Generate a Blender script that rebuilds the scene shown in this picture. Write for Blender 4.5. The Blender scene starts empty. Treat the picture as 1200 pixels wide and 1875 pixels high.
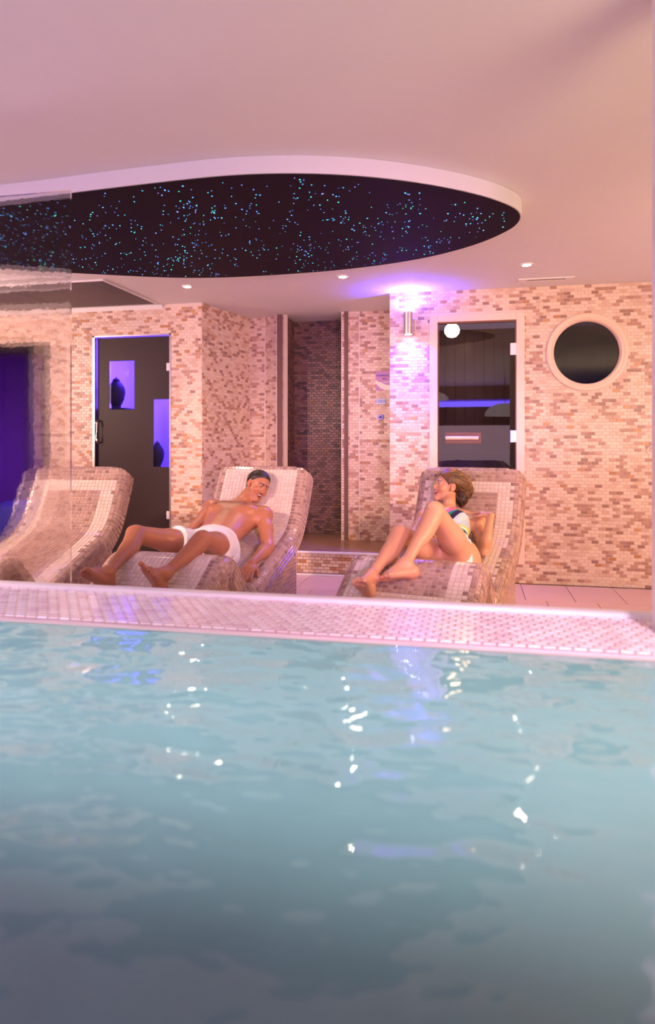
import bpy, math, random
import numpy as np
from mathutils import Matrix, Vector

# ------------------------------------------------------------------ camera, world, lights, exposure
SC = bpy.context.scene
COL = SC.collection
rnd = random.Random(7)
nrs = np.random.RandomState(11)
SC.view_settings.view_transform = 'Standard'
SC.view_settings.look = 'None'
SC.view_settings.gamma = 1.0
SC.view_settings.use_curve_mapping = False
SC.view_settings.exposure = 0.0

cd = bpy.data.cameras.new('camera')
cam = bpy.data.objects.new('camera', cd)
COL.objects.link(cam)
SC.camera = cam
cd.sensor_fit = 'VERTICAL'
cd.sensor_height = 36.0
cd.lens = 24.0
cd.shift_y = -127.5 / 1875
cam.location = (0, 0, 1.12)
cam.rotation_euler = (math.radians(90), 0, math.radians(12))
cd.clip_start = 0.05
cd.dof.use_dof = True
cd.dof.focus_distance = 4.3
cd.dof.aperture_fstop = 1.9


def lin(r, g, b):
    def c(v):
        v = v / 255.0
        return v / 12.92 if v <= 0.04045 else ((v + 0.055) / 1.055) ** 2.4
    return (c(r), c(g), c(b), 1.0)


wd = bpy.data.worlds.new('world')
SC.world = wd
wd.use_nodes = True
wd.node_tree.nodes['Background'].inputs[0].default_value = (0.75, 0.45, 0.6, 1)
wd.node_tree.nodes['Background'].inputs[1].default_value = 0.25


def look_rot(loc, tgt):
    return (Vector(tgt) - Vector(loc)).to_track_quat('-Z', 'Y').to_euler()


def area(name, loc, tgt, col, power, sx, sy=None, spread=180):
    l = bpy.data.lights.new(name, 'AREA')
    l.shape = 'RECTANGLE'
    l.size = sx
    l.size_y = sy or sx
    l.color = col
    l.energy = power
    l.spread = math.radians(spread)
    o = bpy.data.objects.new(name, l)
    o.location = loc
    o.rotation_euler = look_rot(loc, tgt)
    COL.objects.link(o)
    return o


def spot(name, loc, tgt, col, power, ang, blend=0.5, rad=0.03):
    l = bpy.data.lights.new(name, 'SPOT')
    l.color = col
    l.energy = power
    l.spot_size = math.radians(ang)
    l.spot_blend = blend
    l.shadow_soft_size = rad
    o = bpy.data.objects.new(name, l)
    o.location = loc
    o.rotation_euler = look_rot(loc, tgt)
    COL.objects.link(o)
    return o


# key lamps, left front (throws shadows to the right) and right
spot('key_lamp', (-3.3, 1.3, 2.0), (-1.3, 4.2, 0.5), (1.0, 0.61, 0.44), 400, 62, 0.5, 0.05)
spot('key_lamp_right', (2.75, 1.8, 2.0), (0.6, 4.7, 0.8), (1.0, 0.60, 0.36), 250, 66, 0.6, 0.08)
spot('side_lamp', (2.2, 3.1, 1.45), (0.1, 4.1, 0.45), (1.0, 0.50, 0.18), 130, 62, 0.6, 0.08)
for _x in (-1.9, 0.7):
    spot('ledge_fill', (_x, 0.9, 2.33), (_x, 2.0, 0.6), (1.0, 0.80, 0.84), 46, 80, 0.9, 0.04)  # added unseen spots that brighten the pool ledge
# added unseen area lights that brighten the ceiling from below
area('ceiling_fill_right', (2.1, 0.2, 0.68), (2.0, 1.2, 2.35), (1.0, 0.66, 0.36), 62, 1.7)
area('ceiling_fill_left', (-3.6, -0.3, 0.68), (-3.0, 0.9, 2.35), (0.90, 0.45, 0.76), 58, 2.4)
area('ceiling_fill_rear', (-0.3, -2.2, 0.70), (-0.3, -1.2, 2.35), (1.0, 0.60, 0.72), 60, 3.0)
area('rear_led', (-0.6, -3.85, 1.95), (-0.6, 0.0, 1.2), (0.16, 0.10, 1.0), 26, 5.0, 0.12)
area('violet_wash', (-2.6, -0.6, 1.5), (-1.4, 3.0, 2.2), (0.50, 0.36, 1.0), 14, 1.0, 0.5)  # added unseen violet fill for the raft fascia
area('deck_wash_left', (-4.7, 3.6, 1.7), (-3.4, 5.7, 1.7), (1.0, 0.64, 0.48), 50, 0.5, 0.9)  # added unseen warm fill for the left wall and lounger
area('deck_wash_right', (2.7, 3.4, 1.2), (1.0, 5.6, 1.1), (1.0, 0.64, 0.58), 18, 0.7, 1.2)  # added unseen warm fill for the sconce wall
spot('alcove_wash', (1.2, -1.2, 1.25), (-1.3, 6.0, 1.15), (1.0, 0.50, 0.88), 640, 34, 0.8, 0.25)  # added unseen pink fill reaching into the alcove
# added unseen light under water behind the camera, brightening the upper pool wall
area('pool_fill', (-0.2, -1.6, 0.30), (-0.2, 1.8, 0.42), (1.0, 0.95, 0.98), 15, 5.0, 0.25, 23)


# ------------------------------------------------------------------ materials
def mat(name, col=(0.8, 0.8, 0.8, 1), rough=0.5, metal=0.0, emis=None, estr=1.0, attr=False, spec=0.5, bump=None, coat=0.0,
        noise=None, sss=0.0):
    m = bpy.data.materials.new(name)
    m.use_nodes = True
    nt = m.node_tree
    b = nt.nodes['Principled BSDF']
    b.inputs['Base Color'].default_value = col
    b.inputs['Roughness'].default_value = rough
    b.inputs['Metallic'].default_value = metal
    b.inputs['Specular IOR Level'].default_value = spec
    b.inputs['Coat Weight'].default_value = coat
    if sss:
        b.inputs['Subsurface Weight'].default_value = sss
        b.inputs['Subsurface Radius'].default_value = (0.02, 0.008, 0.004)
        b.inputs['Subsurface Scale'].default_value = 0.5
    if emis:
        b.inputs['Emission Color'].default_value = emis
        b.inputs['Emission Strength'].default_value = estr
    src = None
    if attr:
        a = nt.nodes.new('ShaderNodeAttribute')
        a.attribute_name = 'Col'
        src = a.outputs['Color']
    if noise:  # (scale, amount)
        tc = nt.nodes.new('ShaderNodeTexCoord')
        n = nt.nodes.new('ShaderNodeTexNoise')
        n.inputs['Scale'].default_value = noise[0]
        n.inputs['Detail'].default_value = 4
        nt.links.new(tc.outputs['Object'], n.inputs['Vector'])
        mp = nt.nodes.new('ShaderNodeMapRange')
        mp.inputs['To Min'].default_value = 1 - noise[1]
        mp.inputs['To Max'].default_value = 1 + noise[1]
        nt.links.new(n.outputs['Fac'], mp.inputs['Value'])
        mx = nt.nodes.new('ShaderNodeVectorMath')
        mx.operation = 'SCALE'
        if src:
            nt.links.new(src, mx.inputs[0])
        else:
            mx.inputs[0].default_value = col[:3]
        nt.links.new(mp.outputs['Result'], mx.inputs['Scale'])
        src = mx.outputs['Vector']
    if src:
        nt.links.new(src, b.inputs['Base Color'])
    if bump:  # (scale, strength, distance)
        tc = nt.nodes.new('ShaderNodeTexCoord')
        n = nt.nodes.new('ShaderNodeTexNoise')
        n.inputs['Scale'].default_value = bump[0]
        n.inputs['Detail'].default_value = 5
        nt.links.new(tc.outputs['Object'], n.inputs['Vector'])
        bp = nt.nodes.new('ShaderNodeBump')
        bp.inputs['Strength'].default_value = bump[1]
        bp.inputs['Distance'].default_value = bump[2]
        nt.links.new(n.outputs['Fac'], bp.inputs['Height'])
        nt.links.new(bp.outputs['Normal'], b.inputs['Normal'])
    return m


M = {}
M['plaster'] = mat('plaster', (0.80, 0.78, 0.76, 1), 0.75, bump=(3.0, 0.15, 0.01), noise=(1.2, 0.03))
M['white_paint'] = mat('white_paint', (0.82, 0.80, 0.78, 1), 0.35)
M['grout'] = mat('grout', lin(222, 205, 190), 0.8)
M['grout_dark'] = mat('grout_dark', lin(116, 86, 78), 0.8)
M['grout_ledge'] = mat('grout_ledge', lin(206, 176, 176), 0.7)
M['tile'] = mat('mosaic_stone', attr=True, rough=0.42, noise=(60, 0.10), spec=0.5)
M['glaze'] = mat('mosaic_glaze', attr=True, rough=0.16, noise=(70, 0.07), spec=0.6)
M['floor_tile'] = mat('floor_tile', lin(214, 178, 150), 0.38, noise=(2.5, 0.10), bump=(12, 0.1, 0.004))
M['floor_dark'] = mat('floor_dark', lin(150, 112, 88), 0.3, noise=(4, 0.2))
M['joint'] = mat('joint', lin(120, 92, 78), 0.9)
M['star_panel'] = mat('star_panel', lin(30, 14, 32), 0.7, noise=(3, 0.15), spec=0.15)
M['star'] = mat('star_light', (0, 0, 0, 1), 0.5)
nt = M['star'].node_tree
_a = nt.nodes.new('ShaderNodeAttribute'); _a.attribute_name = 'Col'
nt.links.new(_a.outputs['Color'], nt.nodes['Principled BSDF'].inputs['Emission Color'])
nt.nodes['Principled BSDF'].inputs['Emission Strength'].default_value = 3.0
M['lamp_glow'] = mat('lamp_glow', (1, 1, 1, 1), 0.5, emis=(1.0, 0.86, 0.66, 1), estr=230)
M['sconce_glow'] = mat('sconce_glow', (1, 1, 1, 1), 0.5, emis=(0.55, 0.50, 1.0, 1), estr=90)
M['globe_glow'] = mat('globe_glow', (1, 1, 1, 1), 0.5, emis=(1.0, 0.72, 0.38, 1), estr=22)
M['blue_led'] = mat('blue_led', (0, 0, 0, 1), 0.5, emis=(0.08, 0.03, 1.0, 1), estr=5)
M['chrome'] = mat('chrome', (0.8, 0.8, 0.82, 1), 0.14, 1.0)
M['steel'] = mat('brushed_steel', (0.62, 0.55, 0.55, 1), 0.3, 1.0)
M['hinge'] = mat('white_hinge', (0.85, 0.83, 0.82, 1), 0.25)
M['slat'] = mat('dark_slat', lin(62, 40, 46), 0.42, noise=(9, 0.2))
M['dark_frame'] = mat('dark_frame', lin(60, 45, 48), 0.35)
M['door_film'] = mat('door_film', lin(58, 46, 44), 0.45, noise=(1.5, 0.12), spec=0.2)
M['dark'] = mat('dark_room', lin(40, 26, 44), 0.8)
M['blue_wall'] = mat('pale_room_wall', (0.75, 0.72, 0.8, 1), 0.7)
M['lounge_wall'] = mat('lounge_wall', lin(84, 48, 110), 0.8)
M['urn'] = mat('urn', lin(44, 32, 38), 0.6)
M['sauna_wood'] = mat('sauna_wood', lin(92, 58, 40), 0.55, noise=(6, 0.2))
M['handle_wood'] = mat('handle_wood', lin(118, 72, 56), 0.5)
M['pale_wood'] = mat('pale_wood', lin(238, 206, 184), 0.35, noise=(3, 0.05))
M['skin_man'] = mat('skin_man', attr=True, rough=0.38, sss=0.04, spec=0.45, bump=(220, 0.05, 0.001))
M['skin_woman'] = mat('skin_woman', attr=True, rough=0.38, sss=0.04, spec=0.45)
M['cloth'] = mat('cloth', attr=True, rough=0.8, bump=(60, 0.25, 0.003))
M['hair'] = mat('hair', attr=True, rough=0.45, bump=(160, 0.5, 0.003))
M['eye'] = mat('eye', attr=True, rough=0.1)
M['teeth'] = mat('teeth', (0.9, 0.87, 0.82, 1), 0.15)
M['ink_blue'] = mat('ink_blue', lin(60, 60, 190), 0.5)
M['ink_white'] = mat('ink_white', (0.9, 0.9, 0.92, 1), 0.5)
M['sign_mauve'] = mat('sign_mauve', lin(196, 140, 190), 0.3)
M['sign_white'] = mat('sign_white', lin(238, 232, 214), 0.4)
M['plate'] = mat('plate', lin(212, 214, 240), 0.25)
M['pool_tile'] = mat('pool_tile', lin(132, 162, 167), 0.8, noise=(3, 0.08), spec=0.1)
M['pendant'] = mat('pendant', (0.85, 0.84, 0.8, 1), 0.4, emis=(1, .93, .85, 1), estr=0.6)
M['plum'] = mat('plum_paint', lin(52, 30, 66), 0.7)


def glass_mat(name, tint=(1, 1, 1, 1), ior=1.5, rough=0.0, bump=None, refr=None):
    m = bpy.data.materials.new(name)
    m.use_nodes = True
    nt = m.node_tree
    nt.nodes.remove(nt.nodes['Principled BSDF'])
    out = nt.nodes['Material Output']
    tr = nt.nodes.new('ShaderNodeBsdfTransparent')
    tr.inputs['Color'].default_value = tint
    gl = nt.nodes.new('ShaderNodeBsdfGlossy')
    gl.inputs['Roughness'].default_value = rough
    fr = nt.nodes.new('ShaderNodeFresnel')
    fr.inputs['IOR'].default_value = ior
    mx = nt.nodes.new('ShaderNodeMixShader')
    base = tr.outputs[0]
    nrm = None
    if bump:
        tc = nt.nodes.new('ShaderNodeTexCoord')
        mpn = nt.nodes.new('ShaderNodeMapping')
        mpn.inputs['Scale'].default_value = bump[3]
        nz = nt.nodes.new('ShaderNodeTexNoise')
        nz.inputs['Scale'].default_value = bump[0]
        nz.inputs['Detail'].default_value = 2.5
        nz.inputs['Roughness'].default_value = 0.5
        nt.links.new(tc.outputs['Object'], mpn.inputs['Vector'])
        nt.links.new(mpn.outputs[0], nz.inputs['Vector'])
        bp = nt.nodes.new('ShaderNodeBump')
        bp.inputs['Strength'].default_value = bump[1]
        bp.inputs['Distance'].default_value = bump[2]
        nt.links.new(nz.outputs['Fac'], bp.inputs['Height'])
        nrm = bp.outputs['Normal']
        nt.links.new(nrm, gl.inputs['Normal'])
        nt.links.new(nrm, fr.inputs['Normal'])
    if refr:
        rf = nt.nodes.new('ShaderNodeBsdfRefraction')
        rf.inputs['IOR'].default_value = refr[0]
        rf.inputs['Roughness'].default_value = refr[1]
        if nrm:
            nt.links.new(nrm, rf.inputs['Normal'])
        m2 = nt.nodes.new('ShaderNodeMixShader')
        m2.inputs[0].default_value = refr[2]
        nt.links.new(tr.outputs[0], m2.inputs[1])
        nt.links.new(rf.outputs[0], m2.inputs[2])
        base = m2.outputs[0]
    nt.links.new(fr.outputs[0], mx.inputs[0])
    nt.links.new(base, mx.inputs[1])
    nt.links.new(gl.outputs[0], mx.inputs[2])
    nt.links.new(mx.outputs[0], out.inputs['Surface'])
    return m


M['water'] = glass_mat('pool_water', (0.84, 0.95, 0.95, 1), 1.47, 0.008, bump=(4.0, 0.55, 0.04, (1.0, 1.35, 1.0)))
M['glass'] = glass_mat('clear_glass', (0.8, 0.8, 0.85, 1), 1.6, 0.0)
M['thin_glass'] = glass_mat('thin_glass', (0.95, 0.95, 1.0, 1), 1.15, 0.0)
M['smoked'] = glass_mat('smoked_glass', (0.35, 0.33, 0.42, 1), 1.7, 0.01)
M['screen_glass'] = glass_mat('rippled_glass', (0.97, 0.96, 0.96, 1), 1.07, 0.02, bump=(30, 0.45, 0.006, (1, 1, 1)), refr=(1.05, 0.0, 0.7))


# ------------------------------------------------------------------ mesh helpers
class MB:
    def __init__(s):
        s.v = []
        s.f = []

    def add(s, vs, fs):
        n = len(s.v)
        s.v += [tuple(v) for v in vs]
        s.f += [tuple(i + n for i in f) for f in fs]

    def box(s, x0, x1, y0, y1, z0, z1, bev=0.0):
        if bev <= 0:
            s.add([(x0, y0, z0), (x1, y0, z0), (x1, y1, z0), (x0, y1, z0), (x0, y0, z1), (x1, y0, z1), (x1, y1, z1), (x0, y1, z1)],
                  [(0, 3, 2, 1), (4, 5, 6, 7), (0, 1, 5, 4), (1, 2, 6, 5), (2, 3, 7, 6), (3, 0, 4, 7)])
            return
        import bmesh
        bm = bmesh.new()
        bmesh.ops.create_cube(bm, size=1)
        for v in bm.verts:
            v.co = ((x0 + x1) / 2 + v.co.x * (x1 - x0), (y0 + y1) / 2 + v.co.y * (y1 - y0), (z0 + z1) / 2 + v.co.z * (z1 - z0))
        bmesh.ops.bevel(bm, geom=bm.edges[:], offset=bev, segments=2, affect='EDGES', profile=0.5)
        bm.verts.ensure_lookup_table()
        s.add([v.co[:] for v in bm.verts], [tuple(v.index for v in f.verts) for f in bm.faces])
        bm.free()

    def poly(s, pts, d):  # extrude planar polygon (list of 3D) by vector d
        n = len(pts)
        vs = [Vector(p) for p in pts] + [Vector(p) + Vector(d) for p in pts]
        s.add(vs, [tuple(range(n)), tuple(range(2 * n - 1, n - 1, -1))] + [(i, i + n, (i + 1) % n + n, (i + 1) % n) for i in range(n)])

    def tube(s, a, b, ra, rb=None, n=20, caps=True):
        rb = ra if rb is None else rb
        a = Vector(a); b = Vector(b)
        q = (b - a).to_track_quat('Z', 'Y')
        vs = []
        for (c, r) in ((a, ra), (b, rb)):
            for i in range(n):
                t = 2 * math.pi * i / n
                vs.append(c + q @ Vector((r * math.cos(t), r * math.sin(t), 0)))
        fs = [(i, (i + 1) % n, n + (i + 1) % n, n + i) for i in range(n)]
        if caps:
            fs += [tuple(range(n - 1, -1, -1)), tuple(range(n, 2 * n))]
        s.add(vs, fs)

    def lathe(s, prof, c=(0, 0, 0), axis=(0, 0, 1), n=32, closed=False):
        q = Vector(axis).to_track_quat('Z', 'Y')
        c = Vector(c)
        m = len(prof)
        vs = []
        for (r, z) in prof:
            for i in range(n):
                t = 2 * math.pi * i / n
                vs.append(c + q @ Vector((r * math.cos(t), r * math.sin(t), z)))
        fs = []
        for k in range(m if closed else m - 1):
            k2 = (k + 1) % m
            for i in range(n):
                j = (i + 1) % n
                fs.append((k * n + i, k * n + j, k2 * n + j, k2 * n + i))
        s.add(vs, fs)

    def path(s, pts, r, n=12):
        pts = [Vector(p) for p in pts]
        rings = []
        for i, p in enumerate(pts):
            d = (pts[min(i + 1, len(pts) - 1)] - pts[max(i - 1, 0)]).normalized()
            q = d.to_track_quat('Z', 'Y')
            rings.append([p + q @ Vector((r * math.cos(2 * math.pi * k / n), r * math.sin(2 * math.pi * k / n), 0)) for k in range(n)])
        vs = [v for rg in rings for v in rg]
        fs = [(i * n + k, i * n + (k + 1) % n, (i + 1) * n + (k + 1) % n, (i + 1) * n + k) for i in range(len(pts) - 1) for k in range(n)]
        fs += [tuple(range(n - 1, -1, -1)), tuple(range((len(pts) - 1) * n, len(pts) * n))]
        s.add(vs, fs)

    def build(s, name, m, parent=None, smooth=False, loc=None):
        me = bpy.data.meshes.new(name)
        me.from_pydata(s.v, [], s.f)
        me.materials.append(m)
        if smooth:
            me.shade_smooth()
            try:
                me.set_sharp_from_angle(angle=math.radians(40))
            except Exception:
                pass
        me.update()
        o = bpy.data.objects.new(name, me)
        COL.objects.link(o)
        if loc is not None:
            me.transform(Matrix.Translation(-Vector(loc)))
            o.location = loc
        if parent is not None:
            o.parent = parent
            o.matrix_parent_inverse = PINV.get(parent.name, Matrix.Identity(4))
        return o


PINV = {}


def tag(o, label=None, cat=None, group=None, kind=None):
    if label: o['label'] = label
    if cat: o['category'] = cat
    if group: o['group'] = group
    if kind: o['kind'] = kind
    return o


def empty(name, loc, rz=0.0, local=False):
    """Empty at the base of a thing; parts given in world coordinates unless local."""
    o = bpy.data.objects.new(name, None)
    o.empty_display_size = 0.1
    COL.objects.link(o)
    o.location = loc
    o.rotation_euler = (0, 0, rz)
    if not local:
        PINV[o.name] = (Matrix.Translation(Vector(loc)) @ Matrix.Rotation(rz, 4, 'Z')).inverted()
    return o


# ------------------------------------------------------------------ tiles
def set_col(me, cols):
    a = me.color_attributes.new('Col', 'FLOAT_COLOR', 'POINT')
    a.data.foreach_set('color', np.asarray(cols, dtype=np.float32).ravel())


_unit = {}
TV = np.array([[-.5, -.5, 0], [.5, -.5, 0], [.5, .5, 0], [-.5, .5, 0], [-.44, -.42, 1], [.44, -.42, 1], [.44, .42, 1], [-.44, .42, 1]])
TF = np.array([[4, 5, 6, 7], [0, 1, 5, 4], [1, 2, 6, 5], [2, 3, 7, 6], [3, 0, 4, 7]])


def unit_tile(name, col, m):
    k = (name, tuple(round(c, 3) for c in col), m.name)
    if k not in _unit:
        me = bpy.data.meshes.new(name)
        me.from_pydata([tuple(v) for v in TV], [], [tuple(f) for f in TF])
        me.materials.append(m)
        set_col(me, [tuple(col[:3]) + (1,)] * 8)
        _unit[k] = me
    return _unit[k]


def tiles(T, name, m, parent, thick, score=None, nind=300, local=False):
    """T: list of (origin, u, v, n, su, sv, colour). Nearest nind become parts, the rest one stuff mesh."""
    if not T:
        return
    ind = set()
    if score is not None:
        order = sorted(range(len(T)), key=lambda i: score(T[i]))
        ind = set(i for i in order[:nind] if score(T[i]) < 1e6)
    pinv = Matrix.Identity(4) if local else PINV.get(parent.name, Matrix.Identity(4))
    for i in ind:
        o_, u, v, n, su, sv, c = T[i]
        ob = bpy.data.objects.new(name, unit_tile(name, c, m))
        mw = Matrix(((u[0] * su, v[0] * sv, n[0] * thick, o_[0]), (u[1] * su, v[1] * sv, n[1] * thick, o_[1]),
                     (u[2] * su, v[2] * sv, n[2] * thick, o_[2]), (0, 0, 0, 1)))
        COL.objects.link(ob)
        ob.parent = parent
        ob.matrix_parent_inverse = pinv
        ob.matrix_basis = mw
    rest = [T[i] for i in range(len(T)) if i not in ind]
    if rest:
        O = np.array([t[0] for t in rest], dtype=float)
        U = np.array([t[1] for t in rest], dtype=float) * np.array([[t[4]] for t in rest])
        V = np.array([t[2] for t in rest], dtype=float) * np.array([[t[5]] for t in rest])
        N = np.array([t[3] for t in rest], dtype=float) * thick
        P = O[:, None] + TV[None, :, 0:1] * U[:, None] + TV[None, :, 1:2] * V[:, None] + TV[None, :, 2:3] * N[:, None]
        F = (np.arange(len(rest)) * 8)[:, None, None] + TF[None]
        me = bpy.data.meshes.new(name + '_field')
        me.from_pydata(P.reshape(-1, 3).tolist(), [], F.reshape(-1, 4).tolist())
        me.materials.append(m)
        C = np.repeat(np.array([tuple(t[6][:3]) + (1,) for t in rest]), 8, axis=0)
        set_col(me, C)
        ob = bpy.data.objects.new(name + '_field', me)
        COL.objects.link(ob)
        ob.parent = parent
        ob.matrix_parent_inverse = pinv
        ob['kind'] = 'stuff'


CAMP = np.array([0, 0, 1.12])
WALL_PAL = [lin(226, 200, 180), lin(232, 206, 184), lin(220, 190, 168), lin(214, 180, 156), lin(200, 158, 136), lin(190, 148, 126),
            lin(178, 136, 116), lin(160, 120, 104), lin(200, 150, 106), lin(188, 132, 88)]
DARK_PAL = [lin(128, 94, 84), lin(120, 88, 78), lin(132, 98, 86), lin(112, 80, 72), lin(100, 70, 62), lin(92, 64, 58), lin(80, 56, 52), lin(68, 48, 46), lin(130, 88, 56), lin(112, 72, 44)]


def wall_color(i, j, warm=0.0, pal=None):
    # sheets of mosaic repeat: darker pieces gather along diagonals
    d = ((i * 2 + j) % 23)
    p = 0.20 + (0.30 if d in (2, 3, 4, 5, 12, 13, 14) else 0.0)
    r = rnd.random()
    if r < p:
        k = rnd.choice([4, 5, 5, 6, 6, 7]) if rnd.random() > warm + 0.10 else rnd.choice([8, 9, 5])
    else:
        k = rnd.choice([0, 0, 1, 1, 2, 3])
    return (pal or WALL_PAL)[k]


BW, BH = 0.0516, 0.0254


def wall_tiles(org, u, n, width, z0, z1, parent, holes=(), score=None, warm=0.0, nind=300, circ=None, bw=BW, pal=None):
    """running-bond mosaic on a vertical face; org = (x,y) at u=0; holes = (u0,u1,z0,z1)"""
    T = []
    u = Vector((u[0], u[1], 0)).normalized()
    n = Vector((n[0], n[1], 0)).normalized()
    org = Vector((org[0], org[1], 0)) + n * 0.0005
    nj = int((z1 - z0) / BH)
    bh = (z1 - z0) / nj
    for j in range(nj):
        zc = z0 + (j + 0.5) * bh
        off = -bw * 0.5 * (j % 2)
        i = 0
        while off + i * bw < width - 0.002:
            a = max(off + i * bw, 0)
            b = min(off + (i + 1) * bw, width)
            ii = i
            i += 1
            segs = [(a, b)]
            for (h0, h1, hz0, hz1) in holes:
                if hz0 - bh * 0.4 < zc < hz1 + bh * 0.4:
                    ns = []
                    for (p, q) in segs:
                        if q <= h0 or p >= h1:
                            ns.append((p, q))
                        else:
                            if p < h0: ns.append((p, h0))
                            if q > h1: ns.append((h1, q))
                    segs = ns
            for (p, q) in segs:
                if q - p < 0.008:
                    continue
                m_ = (p + q) / 2
                if circ and math.hypot(m_ - circ[0], zc - circ[1]) < circ[2]:
                    continue
                c = org + u * m_ + Vector((0, 0, zc))
                T.append((c, u, (0, 0, 1), n, q - p - 0.0026, bh - 0.0026, wall_color(ii, j, warm, pal)))
    tiles(T, 'mosaic_tile', M['tile'], parent, 0.0022, score, nind)


CEIL = 2.35
# ------------------------------------------------------------------ SETTING: shell
mb = MB()
mb.box(-5.2, 3.2, 2.10, 6.9, -0.12, -0.006)
floor_o = tag(mb.build('floor', M['joint']), kind='structure')
tw, tl = 0.34, 0.56
T = []
row = 0
y = 5.60
while y > 2.6:
    y0 = y - tl
    x = -3.4 + (0.17 if row % 2 else 0.03)
    while x < 2.4:
        mbx = (x + tw / 2, y0 + tl / 2)
        if not (y0 + tl > 5.7):
            v = rnd.uniform(0.94, 1.05)
            T.append((mbx, v))
        x += tw
    y = y0
    row += 1
tile_me = []
for k in range(3):
    b = MB()
    b.box(-tw / 2 + .002, tw / 2 - .002, -tl / 2 + .002, tl / 2 - .002, -0.006, 0.0, 0.0015)
    me = bpy.data.meshes.new('floor_tile')
    me.from_pydata(b.v, [], b.f)
    me.materials.append(M['floor_tile'])
    tile_me.append(me)
for (c, v) in T:
    o = bpy.data.objects.new('floor_tile', tile_me[0])
    o.location = (c[0], c[1], 0)
    COL.objects.link(o)
    o.parent = floor_o

# ceiling
mb = MB()
mb.box(-5.2, 3.2, -4.0, 7.1, CEIL, CEIL + 0.12)
ceil_o = tag(mb.build('ceiling', M['plaster']), kind='structure')

# sconce wall (back, right) with sauna doorway and porthole
WX0, WX1, WY = -0.669, 3.0, 5.62
DX0, DX1, DZ0, DZ1 = -0.338, 0.400, 0.16, 2.15
PX, PZ, PR = 0.871, 1.822, 0.300
mb = MB()
mb.box(WX0, DX0, WY, WY + 0.7, 0, CEIL)
mb.box(DX0, DX1, WY, WY + 0.14, 0, DZ0)
mb.box(DX0, DX1, WY, WY + 0.14, DZ1, CEIL)
# piece with round hole
N = 48
ring = [(PX + PR * 0.9 * math.cos(2 * math.pi * k / N), PZ + PR * 0.9 * math.sin(2 * math.pi * k / N)) for k in range(N)]


def sq(k):
    a = 2 * math.pi * k / N
    c, s_ = math.cos(a), math.sin(a)
    e = 0.40
    m_ = max(abs(c), abs(s_))
    return (PX + e * c / m_, PZ + e * s_ / m_)


vs = []
fs = []
for k in range(N):
    a, b_ = ring[k], sq(k)
    vs += [(a[0], WY, a[1]), (b_[0], WY, b_[1]), (a[0], WY + 0.14, a[1]), (b_[0], WY + 0.14, b_[1])]
for k in range(N):
    j = (k + 1) % N
    fs += [(4 * k, 4 * k + 1, 4 * j + 1, 4 * j), (4 * k, 4 * j, 4 * j + 2, 4 * k + 2), (4 * k + 2, 4 * j + 2, 4 * j + 3, 4 * k + 3)]
mb.add(vs, fs)
mb.box(DX1, PX - 0.40, WY, WY + 0.14, 0, CEIL)
mb.box(PX - 0.40, PX + 0.40, WY, WY + 0.14, 0, PZ - 0.40)
mb.box(PX - 0.40, PX + 0.40, WY, WY + 0.14, PZ + 0.40, CEIL)
mb.box(PX + 0.40, WX1 + 0.2, WY, WY + 0.14, 0, CEIL)
wall_back = tag(mb.build('wall_back', M['grout']), kind='structure')


def sc_right(t):
    o = t[0]
    if o[0] < 0.42 or o[0] > 1.37: return 1e9
    return (o[0] ** 2 + o[1] ** 2) - 0.8 * (o[2] < 0.5)


wall_tiles((WX0, WY), (1, 0), (0, -1), 2.62, 0.0, CEIL, wall_back,
           holes=[(DX0 - WX0, DX1 - WX0, DZ0, DZ1)], circ=(PX - WX0, PZ, PR + 0.01), score=sc_right)

# left wall with dark doorway and steam-room door
LY = 5.65
L0 = -5.0
dl0, dl1, dlz = -3.393, -2.626, 2.09
wl0, wl1, wlz = -4.9, -3.828, 2.056
mb = MB()
mb.box(wl1, dl0, LY, LY + 0.12, 0, CEIL)
mb.box(dl0, dl1, LY, LY + 0.12, dlz, CEIL)
mb.box(L0, wl1, LY, LY + 0.12, wlz, CEIL)
mb.box(L0 - .2, wl0, LY, LY + 0.12, 0, CEIL)
mb.box(dl1, -2.332, LY, LY + 0.12, 0, CEIL)
wall_left = tag(mb.build('wall_left', M['grout']), kind='structure')


def sc_left(t):
    o = t[0]
    if o[0] < -3.8 or o[2] < 0.95: return 1e9
    return o[0] ** 2 + o[1] ** 2


wall_tiles((L0, LY), (1, 0), (0, -1), -2.332 - L0, 0.0, CEIL - 0.03, wall_left,
           holes=[(dl0 - L0, dl1 - L0, -1, dlz), (wl0 - L0, wl1 - L0, -1, wlz)], score=sc_left, warm=0.35)
# plaster cove strip where the left wall meets the ceiling
mb = MB()
mb.poly([(L0, LY - 0.002, CEIL - 0.005), (L0, LY - 0.002, CEIL - 0.04), (L0, LY - 0.03, CEIL - 0.005)], (-2.7 - L0, 0, 0))
tag(mb.build('trim_1', M['plaster']), kind='structure')

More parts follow.
